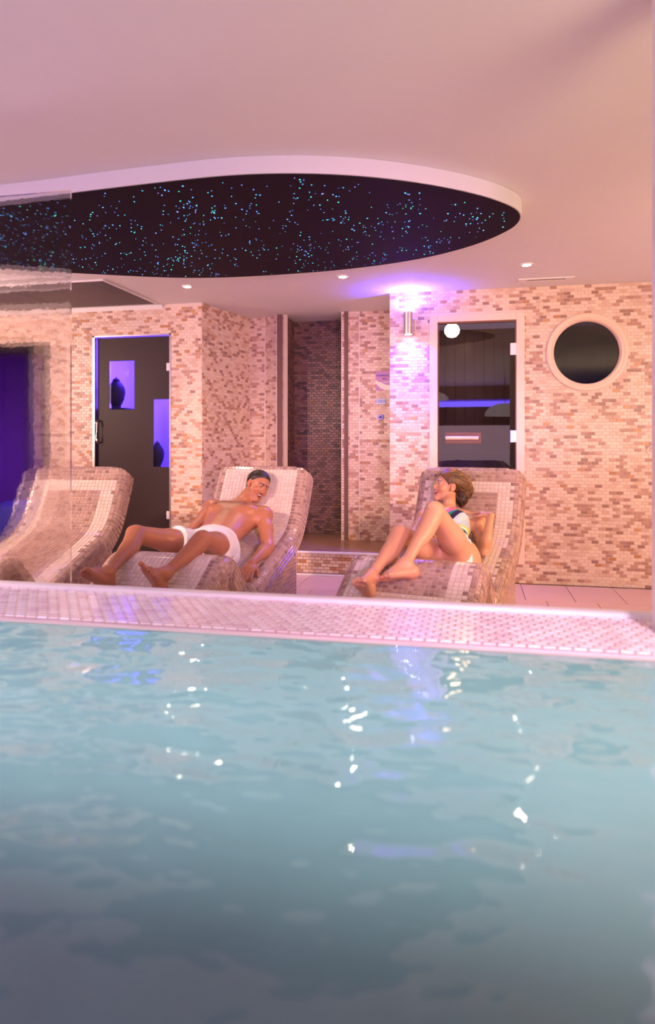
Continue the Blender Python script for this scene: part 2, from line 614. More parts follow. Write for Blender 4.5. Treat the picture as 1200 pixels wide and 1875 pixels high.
# alcove walls: polyline of faces
PTS = [(-2.332, LY), (-2.165, 6.47), (-1.999, 6.45), (-1.858, 6.37), (-1.780, 6.33), (-1.780, 6.75), (-1.204, 6.75), (-1.204, 6.31), (-1.04, 6.33), (-0.60, 6.36)]
NAMES = ['wall_side', 'wall_alcove_left', 'wall_alcove_slope', 'wall_alcove_pier', 'wall_niche_left', 'wall_niche_back',
         'wall_niche_right', 'wall_alcove_right', 'wall_alcove_end']
PLZ = 0.20
for k, nm in enumerate(NAMES):
    a = Vector((PTS[k][0], PTS[k][1], 0))
    b_ = Vector((PTS[k + 1][0], PTS[k + 1][1], 0))
    d = (b_ - a)
    L = d.length
    d.normalize()
    n = Vector((d.y, -d.x, 0))
    mb = MB()
    q0, q1 = a - n * 0.001, b_ - n * 0.001
    mb.poly([q0, q1, q1 + Vector((0, 0, CEIL)), q0 + Vector((0, 0, CEIL))], -n * 0.06)
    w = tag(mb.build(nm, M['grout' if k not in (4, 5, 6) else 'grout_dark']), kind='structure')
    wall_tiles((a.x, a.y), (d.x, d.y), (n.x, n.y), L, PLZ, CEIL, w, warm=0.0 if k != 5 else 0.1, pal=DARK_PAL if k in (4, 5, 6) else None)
    if k in (1, 2, 3, 7, 8):  # narrow corner bead
        mb = MB()
        mb.box(a.x - .003, a.x + .003, a.y - .004, a.y + .002, PLZ, CEIL)
        mb.build('corner_bead', M['white_paint'], w)

# raised platform of the alcove: top, tiled riser, two white edge strips
mb = MB()
mb.box(-2.33, -0.60, 5.60, 6.80, 0, PLZ)
plat = tag(mb.build('trim_2', M['floor_dark']), kind='structure')
wall_tiles((-2.33, 5.598), (1, 0), (0, -1), 1.66, 0.022, PLZ - 0.015, plat, warm=0.75,
           score=lambda t: 0 if t[0][0] > -1.75 else 1)
mb = MB()
mb.box(-2.33, -0.67, 5.585, 5.61, PLZ - 0.014, PLZ + 0.004, 0.003)
tag(mb.build('trim_3', M['white_paint']), kind='structure')
mb = MB()
mb.box(-2.33, -0.67, 5.575, 5.60, 0.0, 0.016, 0.003)
tag(mb.build('trim_4', M['white_paint']), kind='structure')

# outer room walls (behind and beside the camera)
for nm, bx, mt in (('wall_rear', (-5.2, 3.2, -4.1, -4.0, -1.9, CEIL), 'plum'), ('wall_right', (3.0, 3.1, -4.0, 5.62, -1.9, CEIL), 'plaster'),
                   ('wall_far_left', (-5.1, -5.0, -4.0, 5.65, -1.9, CEIL), 'plaster')):
    mb = MB()
    mb.box(*bx)
    tag(mb.build(nm, M[mt]), kind='structure')

# ------------------------------------------------------------------ pool
WZ = 0.605
mb = MB()
mb.box(-5.0, 3.0, 1.80, 2.13, -1.9, 0.60)
mb.box(-5.0, 3.0, -4.0, 1.80, -2.3, -1.85)
ledge = tag(mb.build('trim_5', M['grout_ledge']), kind='structure')
mb = MB()
mb.box(-5.0, 3.0, 1.74, 1.80, -1.85, 0.600)
lip = tag(mb.build('trim_6', M['pool_tile']), kind='structure')
mb = MB()
mb.box(-5.0, 3.0, 2.10, 2.15, 0.56, 0.628, 0.01)
tag(mb.build('trim_7', M['white_paint']), kind='structure')
LED_PAL = [lin(246, 236, 234), lin(242, 228, 230), lin(248, 240, 238), lin(236, 218, 222), lin(250, 244, 244)]
T = []
lw, lh = 0.036, 0.026
j = 0
yy = 1.755
while yy < 2.10:
    i = 0
    x = -3.0 - (lw / 2 if j % 2 else 0)
    while x < 1.4:
        T.append(((x + lw / 2, yy + lh / 2, 0.612), (1, 0, 0), (0, 1, 0), Vector((rnd.gauss(0, .05), rnd.gauss(0, .05), 1)).normalized(), lw - .004, lh - .004, rnd.choice(LED_PAL)))
        x += lw
    yy += lh
    j += 1
mb = MB()
mb.box(-5.0, 3.0, 1.745, 2.11, 0.58, 0.6125)
mb.build('ledge_bed', M['grout_ledge'], ledge)
mb = MB()
mb.box(-5.0, 3.0, 2.131, 2.145, 0.0, 0.56)
mb.build('outer_cladding', M['floor_dark'], ledge)
tiles(T, 'ledge_tile', M['glaze'], ledge, 0.004, lambda t: abs(t[0][0] - 0.55) + 3 * abs(t[0][1] - 1.9))
# water: one sheet, basin below
mb = MB()
mb.add([(-5.0, -3.95, WZ), (3.0, -3.95, WZ), (3.0, 1.745, WZ), (-5.0, 1.745, WZ)], [(0, 1, 2, 3)])
wat = tag(mb.build('pool_water', M['water']), 'rippled teal pool water filling the foreground below the mosaic ledge', 'water', kind='stuff')
mb = MB()
mb.add([(-5.0, -3.9, -1.84), (3.0, -3.9, -1.84), (3.0, 1.74, -1.84), (-5.0, 1.74, -1.84)], [(0, 1, 2, 3)])
mb.build('pool_floor', M['pool_tile'], ledge)

# ------------------------------------------------------------------ starry dropped raft
RAFT = [(-2.20, 2.86), (-1.98, 2.85), (-1.70, 2.825), (-1.36, 2.80), (-1.07, 2.785), (-0.84, 2.805), (-0.61, 2.86), (-0.38, 2.955), (-0.16, 3.09), (0.04, 3.255),
        (0.17, 3.41), (0.235, 3.53), (0.252, 3.66), (0.21, 3.82), (0.04, 4.06), (-0.22, 4.265), (-0.50, 4.39), (-0.80, 4.47), (-1.11, 4.51), (-1.42, 4.525),
        (-1.74, 4.515), (-2.0, 4.465), (-2.25, 4.37), (-2.51, 4.25), (-2.80, 4.12), (-3.15, 3.95), (-3.5, 3.7), (-3.6, 3.4), (-3.4, 3.1), (-2.9, 2.92), (-2.5, 2.88)]


def chaikin(p, n=2):
    for _ in range(n):
        q = []
        for i in range(len(p)):
            a, b = p[i], p[(i + 1) % len(p)]
            q += [(a[0] * .75 + b[0] * .25, a[1] * .75 + b[1] * .25), (a[0] * .25 + b[0] * .75, a[1] * .25 + b[1] * .75)]
        p = q
    return p


rp = chaikin(RAFT, 2)
RZ = 2.27
raft = empty('star_ceiling', (-1.4, 3.6, CEIL))
tag(raft, 'dropped dark oval ceiling raft dotted with tiny blue and green star lights', 'ceiling feature')
mb = MB()
mb.poly([(x, y, RZ + 0.003) for x, y in rp], (0, 0, CEIL - RZ - 0.004))
mb.build('fascia', M['white_paint'], raft)
cx, cy = -1.5, 3.65
mb = MB()
mb.poly([(cx + (x - cx) * .996, cy + (y - cy) * .992, RZ) for x, y in rp], (0, 0, 0.002))
mb.build('star_panel', M['star_panel'], raft)


def inside(x, y, P):
    c = False
    j = len(P) - 1
    for i in range(len(P)):
        if (P[i][1] > y) != (P[j][1] > y) and x < (P[j][0] - P[i][0]) * (y - P[i][1]) / (P[j][1] - P[i][1]) + P[i][0]:
            c = not c
        j = i
    return c


sm = MB()
scol = []
inner = [(cx + (x - cx) * .97, cy + (y - cy) * .95) for x, y in rp]
cnt = 0
while cnt < 900:
    x, y = rnd.uniform(-3.6, 0.3), rnd.uniform(2.8, 4.6)
    if rnd.random() < 0.35 and cnt > 20:
        x, y = last[0] + rnd.gauss(0, .06), last[1] + rnd.gauss(0, .06)
    if not inside(x, y, inner):
        continue
    last = (x, y)
    big = rnd.random()
    r = 0.0026 + 0.0022 * big * big
    vs = [(x + r * math.cos(a), y + r * math.sin(a), RZ - 0.0008) for a in [math.pi / 3 * k for k in range(6)]] + [(x, y, RZ - 0.0008 - r * .6)]
    sm.add(vs, [(k, 6, (k + 1) % 6) for k in range(6)])
    g = rnd.random()
    c = (0.10, 0.30, 1.0) if g < .45 else ((0.08, 0.62, 0.95) if g < .75 else ((0.05, 0.8, 0.55) if g < .92 else (0.3, .25, 1.0)))
    br = rnd.uniform(0.5, 1.6)
    scol += [(c[0] * br, c[1] * br, c[2] * br, 1)] * 7
    cnt += 1
so = sm.build('star_light', M['star'], raft)
set_col(so.data, scol)
so['kind'] = 'stuff'

# dark slatted panel in the ceiling at the left
gx0, gx1, gy0, gy1 = -4.95, -2.73, 4.68, 5.56
gr = empty('slatted_ceiling_panel', (-3.8, 5.1, CEIL))
tag(gr, 'dark glossy slatted panel set in the ceiling above the left doors', 'ceiling panel')
mb = MB()
mb.box(gx0, gx1, gy0, gy1, CEIL - 0.008, CEIL - 0.001)
mb.build('backing', M['dark_frame'], gr)
mb = MB()
for bx in ((gx0, gx1, gy0 - .006, gy0), (gx0, gx1, gy1, gy1 + .006), (gx1, gx1 + .007, gy0 - .006, gy1 + .006)):
    mb.box(bx[0], bx[1], bx[2], bx[3], CEIL - 0.014, CEIL - .001)
mb.build('panel_frame', M['white_paint'], gr)
ns = 34
b = MB()
b.box(0, gx1 - gx0 - .004, 0, (gy1 - gy0) / ns - 0.006, -0.013, -0.008, 0.001)
sme = bpy.data.meshes.new('slat')
sme.from_pydata(b.v, [], b.f)
sme.materials.append(M['slat'])
for k in range(ns):
    o = bpy.data.objects.new('slat', sme)
    COL.objects.link(o)
    o.parent = gr
    o.matrix_parent_inverse = PINV[gr.name]
    o.location = (gx0, gy0 + k * (gy1 - gy0) / ns + .003, CEIL)
mb = MB()
mb.box(-3.62, -3.61, gy0, gy1, CEIL - .0145, CEIL - .012)
mb.build('seam', M['dark_frame'], gr)

# downlights
for k, (x, y, lb) in enumerate(((-2.199, 5.029, 'recessed ceiling downlight over the man’s lounger, leftmost of the three lit'),
                                (-0.941, 4.971, 'recessed ceiling downlight in the middle, before the dark niche'),
                                (0.366, 4.90, 'recessed ceiling downlight at the right, near the ceiling vent'))):
    dl = empty('downlight', (x, y, CEIL))
    tag(dl, lb.replace('’', "'"), 'downlight', 'recessed downlights in the ceiling')
    mb = MB()
    mb.lathe([(0.026, -0.002), (0.030, -0.007), (0.042, -0.006), (0.045, -0.0005)], (x, y, CEIL), n=28)
    mb.build('rim', M['white_paint'], dl, smooth=True)
    mb = MB()
    mb.lathe([(0.027, -0.004), (0.018, -0.0065), (0.0001, -0.008)], (x, y, CEIL), n=24)
    mb.build('bulb', M['lamp_glow'], dl, smooth=True)
    spot('downlight_beam', (x, y, CEIL - 0.03), (x, y + .02, 0), (1.0, 0.70, 0.46), 22, 100, 0.8, 0.03)

# ceiling vent
v = empty('ceiling_vent', (0.54, 5.35, CEIL))
tag(v, 'white slotted air vent in the ceiling above the porthole', 'vent')
mb = MB()
for bx in ((0.34, 0.74, 5.32, 5.345), (0.34, 0.74, 5.385, 5.41), (0.34, 0.40, 5.345, 5.385), (0.68, 0.74, 5.345, 5.385)):
    mb.box(bx[0], bx[1], bx[2], bx[3], CEIL - .008, CEIL - .0005)
mb.build('vent_frame', M['white_paint'], v)
mb = MB()
mb.box(0.40, 0.68, 5.345, 5.385, CEIL - .002, CEIL - .0008)
mb.build('slot_backing', M['joint'], v)
for k in range(3):
    mb = MB()
    mb.box(0.40, 0.68, 5.352 + k * .011, 5.355 + k * .011, CEIL - .007, CEIL - .002)
    mb.build('vent_blade', M['steel'], v)

# ------------------------------------------------------------------ sconce
sx, sy = -0.509, WY - 0.085
sc = empty('wall_sconce', (sx, WY, 2.08))
tag(sc, 'steel cylinder wall light throwing blue light up and down', 'wall light')
mb = MB()
mb.lathe([(0.030, -0.088), (0.036, -0.090), (0.036, 0.090), (0.030, 0.088)], (sx, sy, 2.081), n=32)
mb.build('cylinder', M['steel'], sc, smooth=True)
mb = MB()
mb.tube((sx + .03, WY - 0.004, 2.081), (sx + .01, sy + .03, 2.081), 0.014)
mb.box(sx + .005, sx + .055, WY - 0.02, WY - .0025, 2.03, 2.13, 0.004)
mb.build('bracket', M['steel'], sc)
for z, nm in ((2.081 + .075, 'upper_bulb'), (2.081 - .083, 'lower_bulb')):
    mb = MB()
    mb.tube((sx, sy, z - .003), (sx, sy, z + .003), 0.029)
    mb.build(nm, M['sconce_glow'], sc)
BL = (0.035, 0.02, 1.0)
spot('sconce_up', (sx, sy, 2.18), (sx, sy + .02, 3), BL, 105, 165, 0.8, 0.02)
spot('sconce_up_core', (sx, sy, 2.18), (sx, sy + .01, 3), (0.4, 0.5, 1.0), 7, 70, 0.8, 0.02)
spot('sconce_down', (sx, sy, 1.985), (sx, sy + .02, 0), BL, 120, 140, 0.9, 0.02)
spot('sconce_down_core', (sx, sy, 1.985), (sx, sy + .05, 1), (0.4, 0.5, 1.0), 7, 55, 0.9, 0.02)
# added unseen blue spot that tints the ceiling at the left
spot('blue_fill_left', (-4.3, 3.4, 2.0), (-3.6, 4.3, 2.35), BL, 12, 120, 0.8, 0.03)

# ------------------------------------------------------------------ sauna door
dr = empty('door_1', ((DX0 + DX1) / 2, WY, DZ0))
tag(dr, kind='structure')
fw_ = 0.060
mb = MB()
for bx in ((DX0 - .004, DX0 + fw_, DZ0 - .01, DZ1 + .004), (DX1 - fw_, DX1 + .004, DZ0 - .01, DZ1 + .004)):
    mb.box(bx[0], bx[1], WY - .018, WY + .10, bx[2], bx[3], .004)
mb.box(DX0 + fw_, DX1 - fw_, WY - .018, WY + .10, DZ1 - fw_ + .004, DZ1 + .004, .004)
mb.box(DX0 + fw_, DX1 - fw_, WY - .018, WY + .10, DZ0 - .01, DZ0 + .03, .004)
mb.build('door_frame', M['pale_wood'], dr)
mb = MB()
for bx in ((DX0 + fw_, DX0 + fw_ + .010, DZ0 + .03, DZ1 - fw_), (DX1 - fw_ - .008, DX1 - fw_, DZ0 + .03, DZ1 - fw_), (DX0 + fw_ + .01, DX1 - fw_ - .008, DZ1 - fw_ - .008, DZ1 - fw_ + .004)):
    mb.box(bx[0], bx[1], WY - .004, WY + .03, bx[2], bx[3])
mb.build('glazing_bead', M['handle_wood'], dr)
gx_0, gx_1 = DX0 + fw_ + .010, DX1 - fw_ - .008
mb = MB()
mb.box(gx_0, gx_1, WY + .006, WY + .012, DZ0 + .03, DZ1 - fw_ - .008)
mb.build('door_pane', M['glass'], dr)


def atpx(x, y, Y):  # point on the plane y=Y seen at a photo position, used to size fittings
    th = math.radians(12)
    u = (x - 600) / 1250
    d = (-math.sin(th) + u * math.cos(th), math.cos(th) + u * math.sin(th), -(y - 810) / 1250)
    t = Y / d[1]
    return (d[0] * t, Y, 1.12 + d[2] * t)


for yc in (639, 799):
    c = atpx(946, yc, WY)
    h_ = MB()
    h_.box(c[0] - .048, c[0] + .036, WY - .014, WY + .006, c[2] - .048, c[2] + .048, .006)
    ho = h_.build('hinge', M['hinge'], dr)
    h_ = MB()
    h_.box(c[0] + .012, c[0] + .034, WY - .016, WY - .012, c[2] - .022, c[2] + .022, .001)
    h_.tube((c[0] + .04, WY - .01, c[2] - .052), (c[0] + .04, WY - .01, c[2] + .052), .006)
    h_.build('hinge_pin', M['dark_frame'], ho)
c = atpx(850, 802, WY)
mb = MB()
mb.box(c[0] - .15, c[0] + .135, WY - .012, WY + .004, c[2] - .045, c[2] + .045, .003)
hp = mb.build('handle_plate', M['handle_wood'], dr)
mb = MB()
mb.path([(c[0] - .145 + k * .026, WY - .052, c[2]) for k in range(11)], .0145, 14)
mb.tube((c[0] - .12, WY - .05, c[2]), (c[0] - .12, WY - .01, c[2]), .010)
mb.tube((c[0] + .09, WY - .05, c[2]), (c[0] + .09, WY - .01, c[2]), .010)
mb.build('handle_bar', M['pale_wood'], hp, smooth=True)
# sauna cabin: planks on walls, benches, round lamp
cab = empty('sauna_cabin', (0.5, 6.6, 0))
tag(cab, 'dark timber sauna cabin seen through the glass door and porthole', 'sauna')
mb = MB()
mb.box(-0.62, 1.9, 7.6, 7.65, 0, CEIL); mb.box(-0.67, -0.62, 6.33, 7.65, 0, CEIL); mb.box(1.9, 1.95, WY + .14, 7.65, 0, CEIL)
mb.box(-0.6, 1.9, WY + .15, 7.65, 0.10, 0.15)
mb.build('cabin_shell', M['sauna_wood'], cab)
b = MB()
b.box(0, 0.098, -0.012, 0, 0, 2.1, .002)
pme = bpy.data.meshes.new('plank')
pme.from_pydata(b.v, [], b.f)
pme.materials.append(M['sauna_wood'])
for k in range(24):
    o = bpy.data.objects.new('plank', pme)
    COL.objects.link(o)
    o.parent = cab
    o.matrix_parent_inverse = PINV[cab.name]
    o.location = (-0.6 + k * .104, 7.598, 0.2)
for z, y0, y1 in ((0.55, 6.6, 7.1), (1.0, 7.1, 7.58)):
    for k in range(4):
        mb = MB()
        w_ = (y1 - y0) / 4
        mb.box(-0.6, 1.88, y0 + k * w_ + .008, y0 + (k + 1) * w_ - .008, z, z + .03)
        mb.build('bench_board', M['sauna_wood'], cab)
c = atpx(828, 605, 6.5)
gl = empty('round_lamp', (c[0], 6.5, c[2]))
tag(gl, 'glowing round lamp high inside the sauna', 'lamp')
mb = MB()
mb.lathe([(0.0005, -.07), (.04, -.058), (.065, -.028), (.07, 0), (.06, .035), (.04, .055)], (c[0], 6.5, c[2]), axis=(0, 0, 1), n=28)
mb.build('globe', M['globe_glow'], gl, smooth=True)
mb = MB()
mb.tube((c[0], 6.5, c[2] + .05), (c[0], 6.5, CEIL - .002), .03)
mb.build('lamp_base', M['pale_wood'], gl)
pl = bpy.data.lights.new('sauna_lamp', 'POINT'); pl.energy = 5; pl.color = (1, .62, .3); pl.shadow_soft_size = .06
po = bpy.data.objects.new('sauna_lamp', pl); po.location = (c[0] + .12, 6.75, c[2] - .12); COL.objects.link(po)

# porthole window
pw = empty('window_1', (PX, WY, PZ))
tag(pw, kind='structure')
mb = MB()
mb.lathe([(.302, -.002), (.302, .018), (.292, .024), (.275, .022), (.268, .016), (.258, .018), (.250, .012), (.246, .0), (.244, -.06)], (PX, WY, PZ), axis=(0, -1, 0), n=64)
mb.build('window_frame', M['pale_wood'], pw, smooth=True)
mb = MB()
mb.lathe([(.0005, -.04), (.246, -.04), (.246, -.046), (.0005, -.046)], (PX, WY, PZ), axis=(0, -1, 0), n=64)
mb.build('pane', M['smoked'], pw)

# ------------------------------------------------------------------ steam room door (film with two clear windows), doorway left
st = empty('door_2', ((dl0 + dl1) / 2, LY, 0))
tag(st, kind='structure')
mb = MB()
mb.box(dl0, dl0 + .022, LY - .006, LY + .10, 0, dlz); mb.box(dl1 - .012, dl1, LY - .006, LY + .10, 0, dlz); mb.box(dl0, dl1, LY - .006, LY + .10, dlz - .014, dlz)
mb.build('door_frame', M['steel'], st)
dy = LY + .03
h1 = (atpx(200, 700, dy)[0], atpx(246, 700, dy)[0], atpx(220, 750, dy)[2], atpx(220, 661, dy)[2])
h2 = (atpx(281, 800, dy)[0], atpx(311, 800, dy)[0], atpx(300, 855, dy)[2], atpx(300, 731, dy)[2])
fx0, fx1, fz1 = dl0 + .034, dl1 - .014, dlz - .018
mb = MB()
for bx in ((fx0, h1[0], .01, fz1), (h1[0], h1[1], .01, h1[2]), (h1[0], h1[1], h1[3], fz1), (h1[1], h2[0], .01, fz1), (h2[0], h2[1], .01, h2[2]), (h2[0], h2[1], h2[3], fz1), (h2[1], fx1, .01, fz1)):
    mb.box(bx[0], bx[1], dy, dy + .008, bx[2], bx[3])
leaf = mb.build('frosted_leaf', M['door_film'], st)
for h_ in (h1, h2):
    mb = MB()
    mb.box(h_[0], h_[1], dy + .002, dy + .006, h_[2], h_[3])
    mb.build('pane', M['thin_glass'], st)
hx = atpx(184, 790, dy)
mb = MB()
for dxx in (0, .05):
    pass
z0_, z1_ = hx[2] - .11, hx[2] + .11
mb.path([(hx[0] - .012, dy - .005, z1_ - .012), (hx[0] - .012, dy - .035, z1_ - .010), (hx[0] - .012, dy - .048, z1_ - .03), (hx[0] - .012, dy - .048, z0_ + .03), (hx[0] - .012, dy - .035, z0_ + .010), (hx[0] - .012, dy - .005, z0_ + .012)], .009, 14)
mb.build('door_handle', M['chrome'], st, smooth=True)
for yc in (672, 943):
    c = atpx(309, yc, dy)
    mb = MB()
    mb.box(c[0] - .016, c[0] + .02, dy - .014, dy + .010, c[2] - .035, c[2] + .035, .003)
    mb.build('hinge', M['hinge'], st)

# steam room and dark lounge behind the left wall
for nm, x0, x1, mt in (('wall_steam_room', dl0 - .25, -2.42, 'blue_wall'), ('wall_dark_lounge', -5.0, dl0 - .30, 'lounge_wall')):
    for bx, sfx in (((x0, x1, 6.9, 6.95, 0, CEIL), '_back'), ((x0 - .04, x0, LY + .12, 6.95, 0, CEIL), '_left'), ((x1, x1 + .03, LY + .12, 6.95, 0, CEIL), '_right')):
        mb = MB()
        mb.box(*bx)
        tag(mb.build(nm + sfx, M[mt]), kind='structure')
area('steam_room_led', (-3.0, 6.3, 2.25), (-3.0, 6.6, 1.2), (0.10, 0.04, 1.0), 55, .5)
area('lounge_led', (-3.78, 6.35, 0.9), (-4.9, 6.7, 0.9), (0.36, 0.03, 0.95), 16, .4)


def urn(loc, h, r, label):
    mb = MB()
    pr = [(.001, 0), (.45, 0), (.55, .03), (.5, .08), (.85, .28), (1, .5), (.92, .66), (.6, .80), (.38, .86), (.42, .90), (.3, .93), (.15, .96), (.001, 1)]
    mb.lathe([(a * r, b * h) for a, b in pr], loc, n=28)
    o = mb.build('urn', M['urn'], smooth=True, loc=loc)
    return tag(o, label, 'urn')


c = atpx(213, 727, 5.95)
st1 = MB(); st1.box(c[0] - .16, c[0] + .16, 5.82, 6.1, 0, c[2] - .11, .01)
tag(st1.build('plinth', M['urn'], loc=(c[0], 5.96, 0)), 'dark plinth behind the upper blue window of the glass door', 'plinth')
urn((c[0] + .0, 5.95, c[2] - .11), .30, .085, 'dark lidded urn silhouetted in the upper blue window of the door')
c = atpx(288, 838, 5.95)
st2 = MB(); st2.box(c[0] - .1, c[0] + .08, 5.86, 6.06, 0, c[2] - .10, .01)
tag(st2.build('plinth', M['urn'], loc=(c[0], 5.96, 0)), 'dark plinth behind the lower blue window of the glass door', 'plinth')
urn((c[0], 5.95, c[2] - .10), .26, .065, 'dark urn silhouetted in the lower blue window of the door')

# dark reveal of the left doorway
dk = empty('door_3', (-4.3, LY, 0))
tag(dk, kind='structure')
mb = MB()
mb.box(wl1 - .055, wl1, LY + .0, LY + .14, 0, wlz); mb.box(wl0, wl1 - .055, LY + .0, LY + .14, wlz - .035, wlz)
mb.build('reveal', M['dark_frame'], dk)
mb = MB()
mb.box(wl1 - .16, wl1 - .055, LY + .10, LY + .16, 0, wlz - .035); mb.box(wl0, wl1 - .16, LY + .10, LY + .16, wlz - .09, wlz - .035)
mb.build('inner_frame', M['star_panel'], dk)
# a dark rounded seat inside the lounge
mb = MB()
mb.box(-4.75, -4.05, 6.05, 6.6, .0, .52, .09)
tag(mb.build('pouffe', M['ink_blue'], loc=(-4.4, 6.3, 0), smooth=True), 'dark blue rounded seat inside the purple doorway at far left', 'seat')

# ------------------------------------------------------------------ signs and knob in the alcove
SY = 6.335


def text(body, x, z, size, m, parent, Y, ex=.0008):
    cu = bpy.data.curves.new('lettering', 'FONT')
    cu.body = body
    cu.size = size
    cu.extrude = ex
    cu.align_x = 'CENTER'
    cu.align_y = 'CENTER'
    to = bpy.data.objects.new('lettering', cu)
    COL.objects.link(to)
    dg = bpy.context.evaluated_depsgraph_get()
    me = bpy.data.meshes.new_from_object(to.evaluated_get(dg))
    bpy.data.objects.remove(to)
    me.materials.clear()
    me.materials.append(m)
    me.transform(Matrix.Translation((x, Y, z)) @ Matrix.Rotation(math.pi / 2, 4, 'X'))
    o = bpy.data.objects.new('lettering', me)
    COL.objects.link(o)
    o.parent = parent
    o.matrix_parent_inverse = PINV[parent.name]
    return o


sg = empty('picture_sign', (-0.80, SY, 1.60))
tag(sg, 'clear mauve wall sign with a white sweep and script lettering above the cold plate', 'sign')
mb = MB()
mb.box(-0.887, -0.70, SY - .008, SY - .002, 1.603, 1.783, .0015)
mb.build('panel', M['sign_mauve'], sg)
mb = MB()
sweep = [(-0.887, 1.705), (-0.865, 1.688), (-0.83, 1.678), (-0.80, 1.66), (-0.765, 1.652), (-0.70, 1.648), (-0.70, 1.605), (-0.80, 1.605), (-0.84, 1.625), (-0.87, 1.655), (-0.887, 1.67)]
mb.poly([(x, SY - .0095, z) for x, z in sweep][::-1], (0, .001, 0))
mb.build('white_sweep', M['sign_white'], sg)
text('EXPERIENCE', -0.815, 1.742, .024, M['ink_blue'], sg, SY - .010)
text('blue', -0.80, 1.712, .024, M['ink_blue'], sg, SY - .010)
text('reduce', -0.785, 1.682, .026, M['ink_white'], sg, SY - .011)
for zz in (1.768, 1.617):
    mb = MB(); mb.tube((-0.868, SY - .012, zz), (-0.868, SY - .004, zz), .004, n=10)
    mb.build('fixing_screw', M['dark_frame'], sg)
pl_ = empty('cold_plate', (-0.84, SY, 1.476))
tag(pl_, 'small pale plate lettered COLD between the sign and the chrome button', 'sign')
mb = MB()
mb.box(-0.887, -0.794, SY - .008, SY - .002, 1.476, 1.528, .002)
mb.build('panel', M['plate'], pl_)
text('COLD', -0.8405, 1.502, .034, M['ink_blue'], pl_, SY - .010, .001)
kb = empty('push_button', (-0.84, SY, 1.354))
tag(kb, 'round chrome push button on the mosaic wall under the cold plate', 'button')
mb = MB()
mb.lathe([(.026, .0), (.027, .006), (.022, .012), (.018, .012), (.016, .006), (.001, .006)], (-0.84, SY - .002, 1.354), axis=(0, -1, 0), n=28)
mb.build('rim', M['chrome'], kb, smooth=True)
mb = MB()
mb.lathe([(.011, .006), (.011, .022), (.008, .026), (.0005, .027)], (-0.84, SY - .002, 1.354), axis=(0, -1, 0), n=20)
mb.build('plunger', M['dark_frame'], kb, smooth=True)

# faint round hook / ring on the right wall near the frame's edge
c = atpx(1193, 825, WY)
mb = MB()
ringp = [(c[0] + .028 * math.cos(a), WY - .012, c[2] + .03 * math.sin(a)) for a in [2 * math.pi * k / 24 for k in range(25)]]
mb.path(ringp, .004, 8)
mb.tube((c[0], WY - .012, c[2] + .03), (c[0], WY - .001, c[2] + .03), .006, n=10)
tag(mb.build('wall_ring', M['white_paint'], loc=(c[0], WY, c[2])), 'small pale ring fixed to the mosaic wall at the right edge', 'hook')

# white post at the pool's right corner (its edge shows at the frame's right border)
mb = MB()
mb.box(0.481, 0.60, 1.90, 2.02, 0.616, CEIL - .001, .008)
post = mb.build('trim_8', M['white_paint'])
tag(post, kind='structure')

# rippled glass screen standing on the ledge at the left
gs = empty('glass_screen', (-2.0, 2.22, 0.0))
tag(gs, 'clear rippled glass screen standing behind the pool ledge before the left lounger', 'glass screen')
GX1 = -1.42
mb = MB()
mb.box(-2.6, GX1, 2.216, 2.224, 0.0, 2.03)
mb.build('rippled_pane', M['screen_glass'], gs)

# rear of the hall (mirrored in the sauna glass): blue strip, arched opening, two white domes
mb = MB()
mb.box(-4.8, 2.8, -3.99, -3.96, 2.02, 2.05)
tag(mb.build('trim_9', M['blue_led']), kind='structure')
for x, y, z, r, lb in ((0.6, -2.0, 1.62, .38, 'larger white dome lamp mirrored in the sauna glass at the right'), (-0.72, -2.3, 1.95, .26, 'smaller white dome lamp mirrored in the sauna glass at the left')):
    dm = empty('dome_lamp', (x, y, z))
    tag(dm, lb, 'lamp')
    mb = MB()
    mb.lathe([(r * math.cos(a), r * .62 * math.sin(a)) for a in [math.pi / 2 * k / 10 for k in range(10)]] + [(.001, r * .62)], (x, y, z), n=36)
    mb.build('dome', M['pendant'], dm, smooth=True)
    mb = MB()
    mb.tube((x, y, z + r * .6), (x, y, CEIL - .002), .006, n=8)
    mb.build('cable', M['dark_frame'], dm)

# ------------------------------------------------------------------ LOUNGERS
PROF = [(-1.06, 0.120), (-0.656, 0.371), (-0.351, 0.585), (-0.082, 0.300), (0.666, 0.545), (0.89, 0.968), (1.03, 0.893)]
FIL = [0, 0.3, 0.165, 0.17, 0.35, 0.055, 0]


def fillet_profile(P, R, step=0.0127):
    P = [Vector(p) for p in P]
    pts = []
    for i, p in enumerate(P):
        if R[i] == 0:
            pts.append(p)
            continue
        a = (P[i - 1] - p).normalized()
        b = (P[i + 1] - p).normalized()
        ang = a.angle(b)
        if ang > math.pi - 0.02:
            pts.append(p)
            continue
        r = R[i]
        d = r / math.tan(ang / 2)
        mx = min((P[i - 1] - p).length, (P[i + 1] - p).length) * 0.49
        if d > mx:
            d = mx
            r = d * math.tan(ang / 2)
        c = p + (a + b).normalized() * (r / math.sin(ang / 2))
        p0, p1 = p + a * d, p + b * d
        v0, v1 = p0 - c, p1 - c
        tot = math.atan2(v0.x * v1.y - v0.y * v1.x, v0.dot(v1))
        n = max(3, int(abs(tot) * r / 0.01))
        for k in range(n + 1):
            t = tot * k / n
            pts.append(c + Vector((v0.x * math.cos(t) - v0.y * math.sin(t), v0.x * math.sin(t) + v0.y * math.cos(t))))
    L = [0]
    for i in range(1, len(pts)):
        L.append(L[-1] + (pts[i] - pts[i - 1]).length)
    n = int(L[-1] / step)
    out = []
    A = np.linspace(0, L[-1], n + 1)
    X = np.interp(A, L, [p.x for p in pts])
    Y = np.interp(A, L, [p.y for p in pts])
    return A, X, Y


